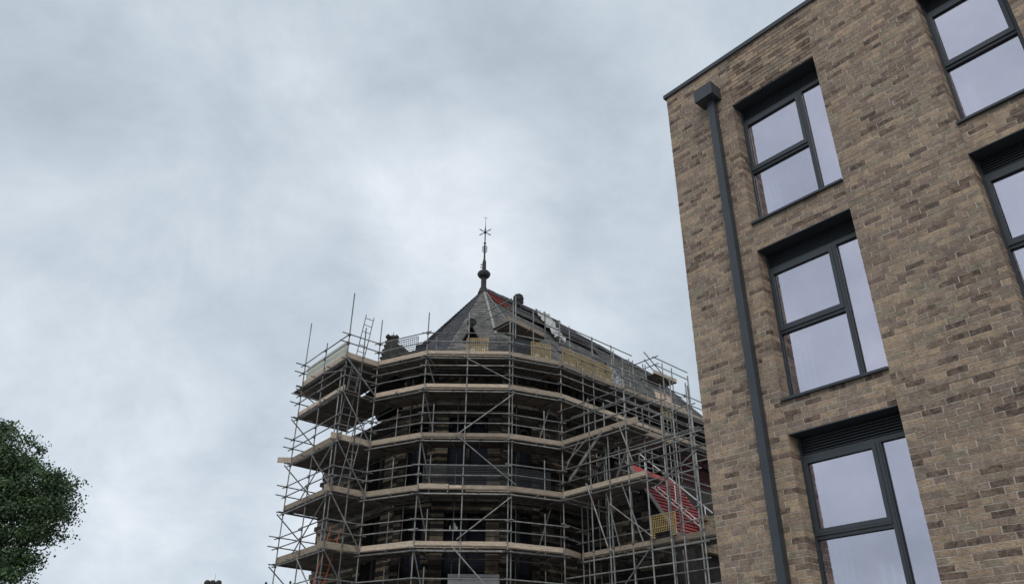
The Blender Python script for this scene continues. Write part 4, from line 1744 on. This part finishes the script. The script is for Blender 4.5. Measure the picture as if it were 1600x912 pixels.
stair = thing('stair_flight', 'steep stair flight with open treads under the right hand projecting deck', 'stairs', tuple(cp3(-.6, 6.6, 9.3)))
for a_ in (-1.0, -.12):
    m = MB()
    q0, q1 = cp3(a_, 6.55, 9.66), cp3(a_, 8.26, 11.13)
    m.box(q0, q1 - q0, AX * .045, Z0 * .16)
    m.build('stringer', M_tube, stair)
for k in range(7):
    f_ = (k + .5) / 7
    m = MB()
    m.box(cp3(-.95, 6.52 + 1.7 * f_, 9.72 + 1.45 * f_), AX * .82, SX * .24, Z0 * .03)
    m.build('tread', M_deck, stair)


def ladder(p, q, wv, mat_, label, w=.38, n=None, group='ladders in the scaffold tower'):
    p, q, wv = Vector(p), Vector(q), Vector(wv).normalized()
    o = thing('ladder', label, 'ladder', tuple(p), group)
    for s_ in (-.5, .5):
        m = MB()
        m.tube(p + wv * w * s_, q + wv * w * s_, .022, 6)
        m.build('stile', mat_, o)
    n = n or int((q - p).length / .27)
    for k in range(n):
        f = (k + .5) / n
        m = MB()
        m.tube(p.lerp(q, f) - wv * w / 2, p.lerp(q, f) + wv * w / 2, .016, 5)
        m.build('rung', mat_, o)
    return o


tin = T + AX * .45 + SX * -.15
ladder(at(T + AX * .62 - SX * .45, LV[4]), at(T + AX * .75 + SX * .18, LV[5] + 2.0), AX, M_tube, 'steel ladder rising above the top lift against the sky')
ladder(at(T + AX * .55 - SX * .75, LV[3]), at(T + AX * .55 - SX * .15, LV[4] + 1.3), AX, M_tube, 'steel ladder between the second and third lifts from the top in the left tower')
ladder(at(T + AX * .55 - SX * .2, LV[2]), at(T + AX * .75 + SX * .35, LV[3] + .9), AX, M_tube, 'steel ladder in the left tower in the middle lift')
ladder(at(T + AX * .35 - SX * 1.05, LV[0]), at(T + AX * .75 - SX * .6, LV[1] + .9), AX, M_orange, 'orange ladder at the foot of the left tower', w=.42)
# white roof ladder lying on the red roof
wl = [cp3(2.5, 7.41, chz(7.41)), cp3(4.5, 8.78, chz(8.78))]
tt = (wl[1] - wl[0]).normalized()
ladder(wl[0] + nch * .16, wl[1] + nch * .16, tt.cross(nch), M_white, 'white roof ladder lying slantwise on the red chapel roof', w=.36, n=5, group=None)
# a white tube handrail above it
m = MB()
m.tube(cp3(2.7, 6.9, chz(6.9) + .75), cp3(5.2, 8.5, chz(8.5) + .75), .03, 8)
for f in (.1, .5, .9):
    p = cp3(2.7, 6.9, chz(6.9) + .75).lerp(cp3(5.2, 8.5, chz(8.5) + .75), f)
    m.tube(p - Z0 * .8, p, .022, 6)
o = m.build('handrail', M_white, at=tuple(cp3(2.7, 6.9, 0)))
o['label'] = 'white handrail sloping down over the red chapel roof'
o['category'] = 'handrail'


# crumpled sheeting
def crumple(p0, p1, p2, p3, name, label, mat_, nx=10, ny=14, amp=.09):
    p0, p1, p2, p3 = [Vector(v) for v in (p0, p1, p2, p3)]
    nrm = (p1 - p0).cross(p3 - p0).normalized()
    grid = [[None] * (nx + 1) for _ in range(ny + 1)]
    m = MB()
    for j in range(ny + 1):
        for i in range(nx + 1):
            u, v = i / nx, j / ny
            ed = .12 if i in (0, nx) or j in (0, ny) else 0
            q = p0.lerp(p1, u).lerp(p3.lerp(p2, u), v)
            q = q + nrm * (amp * (1 + random.uniform(-1, 1)) + .03) + (p1 - p0) * random.uniform(-ed, ed) * .6 + (p3 - p0) * random.uniform(-ed, ed) * .35
            grid[j][i] = len(m.v)
            m.v.append(tuple(q))
    for j in range(ny):
        for i in range(nx):
            m.f.append((grid[j][i], grid[j][i + 1], grid[j + 1][i + 1], grid[j + 1][i]))
            m.t.append(.5)
    o = m.build(name, mat_, at=tuple(p0))
    o['label'] = label
    o['category'] = 'sheeting'
    sol = o.modifiers.new('thickness', 'SOLIDIFY')
    sol.thickness = .006
    return o


crumple(on_nave(3.0, 1.9, .05), on_nave(3.75, 1.9, .05), on_nave(4.35, -.0, .12), on_nave(3.3, .1, .12), 'polythene_sheet',
        'crumpled grey polythene sheet hanging down the nave roof from the ridge', M_sheet)
crumple(cp3(2.35, 6.05, 14.7), cp3(3.2, 6.05, 14.7), cp3(2.75, 5.9, 15.5), cp3(2.2, 5.9, 15.5), 'polythene_sheet',
        'crumpled grey sheet at the right end of the yellow guards', M_sheet, 8, 10, .06)
# pinkish plywood boards by the far end of the nave deck
m = MB()
m.box(cp3(7.3, 4.75, 15.35), AX * 1.25, SX * .03, Z0 * .82 - AX * .3)
o = m.build('plywood_board', M_ply, at=tuple(cp3(7.3, 4.75, 15.35)))
o['label'] = 'taller pinkish plywood board leaning by the far nave deck below the ridge platform'
o['category'] = 'board'
o['group'] = 'plywood boards'
m = MB()
m.box(cp3(8.3, 4.85, 15.2), AX * 1.3, SX * .03, Z0 * .55 - AX * .3)
o = m.build('plywood_board', M_ply, at=tuple(cp3(8.3, 4.85, 15.2)))
o['label'] = 'lower pinkish plywood board nearer the brick block'
o['category'] = 'board'
o['group'] = 'plywood boards'
# grey hoarding sheet at the foot
m = MB()
m.box((-2.19, 29.55, 5.3), (1.85, 0, 0), (0, .03, 0), (0, 0, 1.17))
hb = thing('hoarding_board', 'pale grey sheet of hoarding behind the bottom guard rail', 'board', (-2.19, 29.55, 5.3))
m.build('sheet', M_hoard, hb)
m = MB()
m.box((-2.19, 29.52, 6.38), (1.85, 0, 0), (0, .028, 0), (0, 0, .1))
m.build('top_edge', M_hoard, hb)
# pale scrap of plastic sheet in the window opening
m = MB()
for k in range(5):
    m.ball((-2.02 + .06 * random.uniform(-1, 1), 29.93, 8.12 + .05 * k), .055, n=6, sq=1.3, jit=.3)
m.ball((-2.22, 29.93, 8.2), .04, n=6, sq=2.2, jit=.3)
o = m.build('plastic_scrap', M_cream, at=(-2.1, 29.9, 8.1))
o['label'] = 'small pale knobbly scrap in the dark window behind the second deck from the bottom'
o['category'] = 'scrap'

# ------------------------------------------------------------------ far house on the left
HY = 70.0
house = thing('terraced_house', 'distant dark house top with rounded chimney pots at the bottom edge of the view', 'house', (-22, HY, 0))
m = MB()
m.box((-28, HY, 0), (11, 0, 0), (0, 9, 0), (0, 0, 8.2), .3)
m.build('wall', M_stone, house)
m = MB()
m.hexa([(-28.2, HY - .3, 8.2), (-16.8, HY - .3, 8.2), (-16.8, HY + 9.3, 8.2), (-28.2, HY + 9.3, 8.2),
        (-28.2, HY + 4.4, 11.4), (-16.8, HY + 4.4, 11.4), (-16.8, HY + 4.6, 11.4), (-28.2, HY + 4.6, 11.4)])
m.build('roof', M_slate, house)
m = MB()
m.box((-27.2, HY + 3.6, 9.0), (1.55, 0, 0), (0, 1.2, 0), (0, 0, 3.5), .3)
ck = m.build('chimney', M_stone, house)
sc = (HY + 4) / HY
for x in (-25.2, -24.75, -24.25):
    m = MB()
    m.lathe((x * 1.069, HY + 4.0, 12.4), [(.2, 0), (.26, .1), (.28, .3), (.27, .5), (.2, .62), (.08, .68)], 9)
    m.build('chimney_pot', M_soot, ck)
m = MB()
m.tube((-26.32, HY + 4, 12.4), (-26.32, HY + 4, 13.6), .012, 5)
m.build('aerial', M_iron, ck)
for x, h in ((-21.84, 13.05), (-19.66, 13.15)):
    m = MB()
    m.tube((x, HY + 4.5, 11.2), (x, HY + 4.5, h - .2), .1, 6, .06)
    m.ball((x, HY + 4.5, h - .12), .12, n=6, sq=1.2)
    if x > -20:
        m.tube((x - .32, HY + 4.5, h - .38), (x + .32, HY + 4.5, h - .38), .08, 6)
        m.tube((x - .55, HY + 4.5, h - .72), (x + .5, HY + 4.5, h - .72), .11, 6)
    m.build('roof_finial', M_iron, house)

# ------------------------------------------------------------------ tree on the left
TX, TY = -16.95, 24.5
tree = thing('broadleaf_tree', 'dark green broadleaf tree at the lower left corner', 'tree', (TX, TY, 0))
m = MB()
m.tube((TX, TY, 0), (TX + .1, TY, 2.6), .34, 10, .27)
m.tube((TX + .1, TY, 2.6), (TX - .05, TY, 5.2), .27, 10, .18)
m.tube((TX - .05, TY, 5.2), (TX + .1, TY + .1, 8.6), .18, 8, .05)
m.build('trunk', M_bark, tree, smooth=True)
lobes = [  # centre, radii
    ((TX + .75, TY, 9.25), (.85, .9, .75)), ((TX - .5, TY + .3, 9.2), (1.1, 1.2, 1.0)), ((TX + .2, TY - .2, 8.4), (1.3, 1.2, .9)),
    ((TX + 1.55, TY - .1, 8.75), (.5, .5, .42)), ((TX + 2.2, TY - .2, 8.1), (.75, .7, .55)), ((TX + 2.85, TY, 8.1), (.45, .5, .4)),
    ((TX + 2.95, TY - .1, 7.4), (.6, .7, .5)), ((TX + 1.9, TY + .1, 7.35), (.8, .8, .5)), ((TX + 2.6, TY + .1, 6.75), (.62, .6, .35)),
    ((TX + .6, TY - .4, 7.2), (1.2, 1.2, .9)), ((TX - 1.2, TY, 7.4), (1.6, 1.5, 1.5)), ((TX + .5, TY + .4, 6.2), (1.2, 1.0, .6)),
    ((TX + 2.15, TY + .2, 6.0), (.7, .6, .26)), ((TX + 1.3, TY, 5.6), (.8, .7, .36)), ((TX + .3, TY - .2, 5.4), (1.1, .9, .5)),
    ((TX - 1.0, TY - .2, 5.6), (1.5, 1.4, .9)), ((TX + 1.5, TY + .1, 5.0), (.55, .6, .2)), ((TX + 0.6, TY + .2, 4.7), (1.1, 1.0, .4)),
    ((TX + 1.35, TY - .2, 4.4), (.5, .5, .22)), ((TX + .2, TY, 10.0), (.45, .45, .3)), ((TX - .7, TY, 10.05), (.5, .5, .35)),
    ((TX + 1.75, TY - .2, 4.75), (.5, .5, .2)), ((TX + 2.05, TY - .1, 5.5), (.5, .5, .2)), ((TX + 1.5, TY - .2, 3.9), (.7, .6, .35)), ((TX + 1.3, TY - .1, 7.9), (.8, .8, .5)), ((TX + 1.45, TY, 6.6), (.9, .8, .4))]
br = []
for (c, rr) in lobes:
    b0 = Vector((TX, TY, max(2.8, c[2] - 2.2)))
    mm = MB()
    cm = Vector(c)
    kink = b0.lerp(cm, .5) + Vector((random.uniform(-.15, .15), random.uniform(-.2, .2), -.15))
    mm.tube(b0, kink, .07, 6, .045)
    mm.tube(kink, cm, .045, 6, .018)
    for k in range(7):
        e = cm + Vector((random.gauss(0, rr[0] * .55), random.gauss(0, rr[1] * .55), random.gauss(.1, rr[2] * .5)))
        mm.tube(kink.lerp(cm, random.uniform(.3, 1)), e, .016, 5, .006)
    mm.build('branch', M_bark, tree, smooth=True)
# leaves: clumps spread through each lobe, denser towards its skin
V, F, TN = [], [], []
for (c, rr) in lobes:
    vol = rr[0] * rr[1] * rr[2]
    ncl = int(120 * vol ** .70) + 26
    d = rng.normal(size=(ncl, 3))
    d /= np.linalg.norm(d, axis=1)[:, None]
    rad = rng.uniform(.15, 1.12, ncl) ** .5
    lump = 1 + .24 * np.sin(d[:, 0] * 5 + c[0]) * np.sin(d[:, 1] * 6 + c[1]) + .18 * np.sin(d[:, 2] * 7 + 2 * c[0])
    cen = np.array(c) + d * rad[:, None] * np.array(rr) * lump[:, None]
    for q in range(ncl):
        nl = rng.integers(30, 52)
        sp = rng.uniform(.11, .19)
        pts = cen[q] + rng.normal(size=(nl, 3)) * sp * np.array([1, 1, .75])
        tn = rng.uniform(.1, .95)
        ax = rng.normal(size=(nl, 3))
        ax[:, 2] -= .35
        ax /= np.linalg.norm(ax, axis=1)[:, None]
        bx = np.cross(ax, rng.normal(size=(nl, 3)))
        bx /= np.linalg.norm(bx, axis=1)[:, None]
        ln = rng.uniform(.05, .10, nl)[:, None]
        wd = ln * .45
        nrm = np.cross(ax, bx) * ln * .12
        p0, p1, p2, p3 = pts, pts + ax * ln * .5 + bx * wd + nrm, pts + ax * ln, pts + ax * ln * .5 - bx * wd + nrm
        V.append(np.stack([p0, p1, p2, p3], 1).reshape(-1, 3))
        TN.append(np.clip(tn + rng.normal(size=nl) * .15, 0, 1))
V = np.concatenate(V)
TN = np.concatenate(TN)
nq = len(V) // 4
me = bpy.data.meshes.new('crown')
me.vertices.add(len(V))
me.vertices.foreach_set('co', (V - np.array([TX, TY, 0])).astype(np.float32).ravel())
me.loops.add(nq * 4)
me.loops.foreach_set('vertex_index', np.arange(nq * 4, dtype=np.int32))
me.polygons.add(nq)
me.polygons.foreach_set('loop_start', np.arange(0, nq * 4, 4, dtype=np.int32))
me.update(calc_edges=True)
at_ = me.attributes.new('tone', 'FLOAT', 'FACE')
at_.data.foreach_set('value', TN.astype(np.float32))
me.materials.append(M_leaf)
crown = bpy.data.objects.new('crown', me)
COL.objects.link(crown)
crown.parent = tree
crown['kind'] = 'stuff'
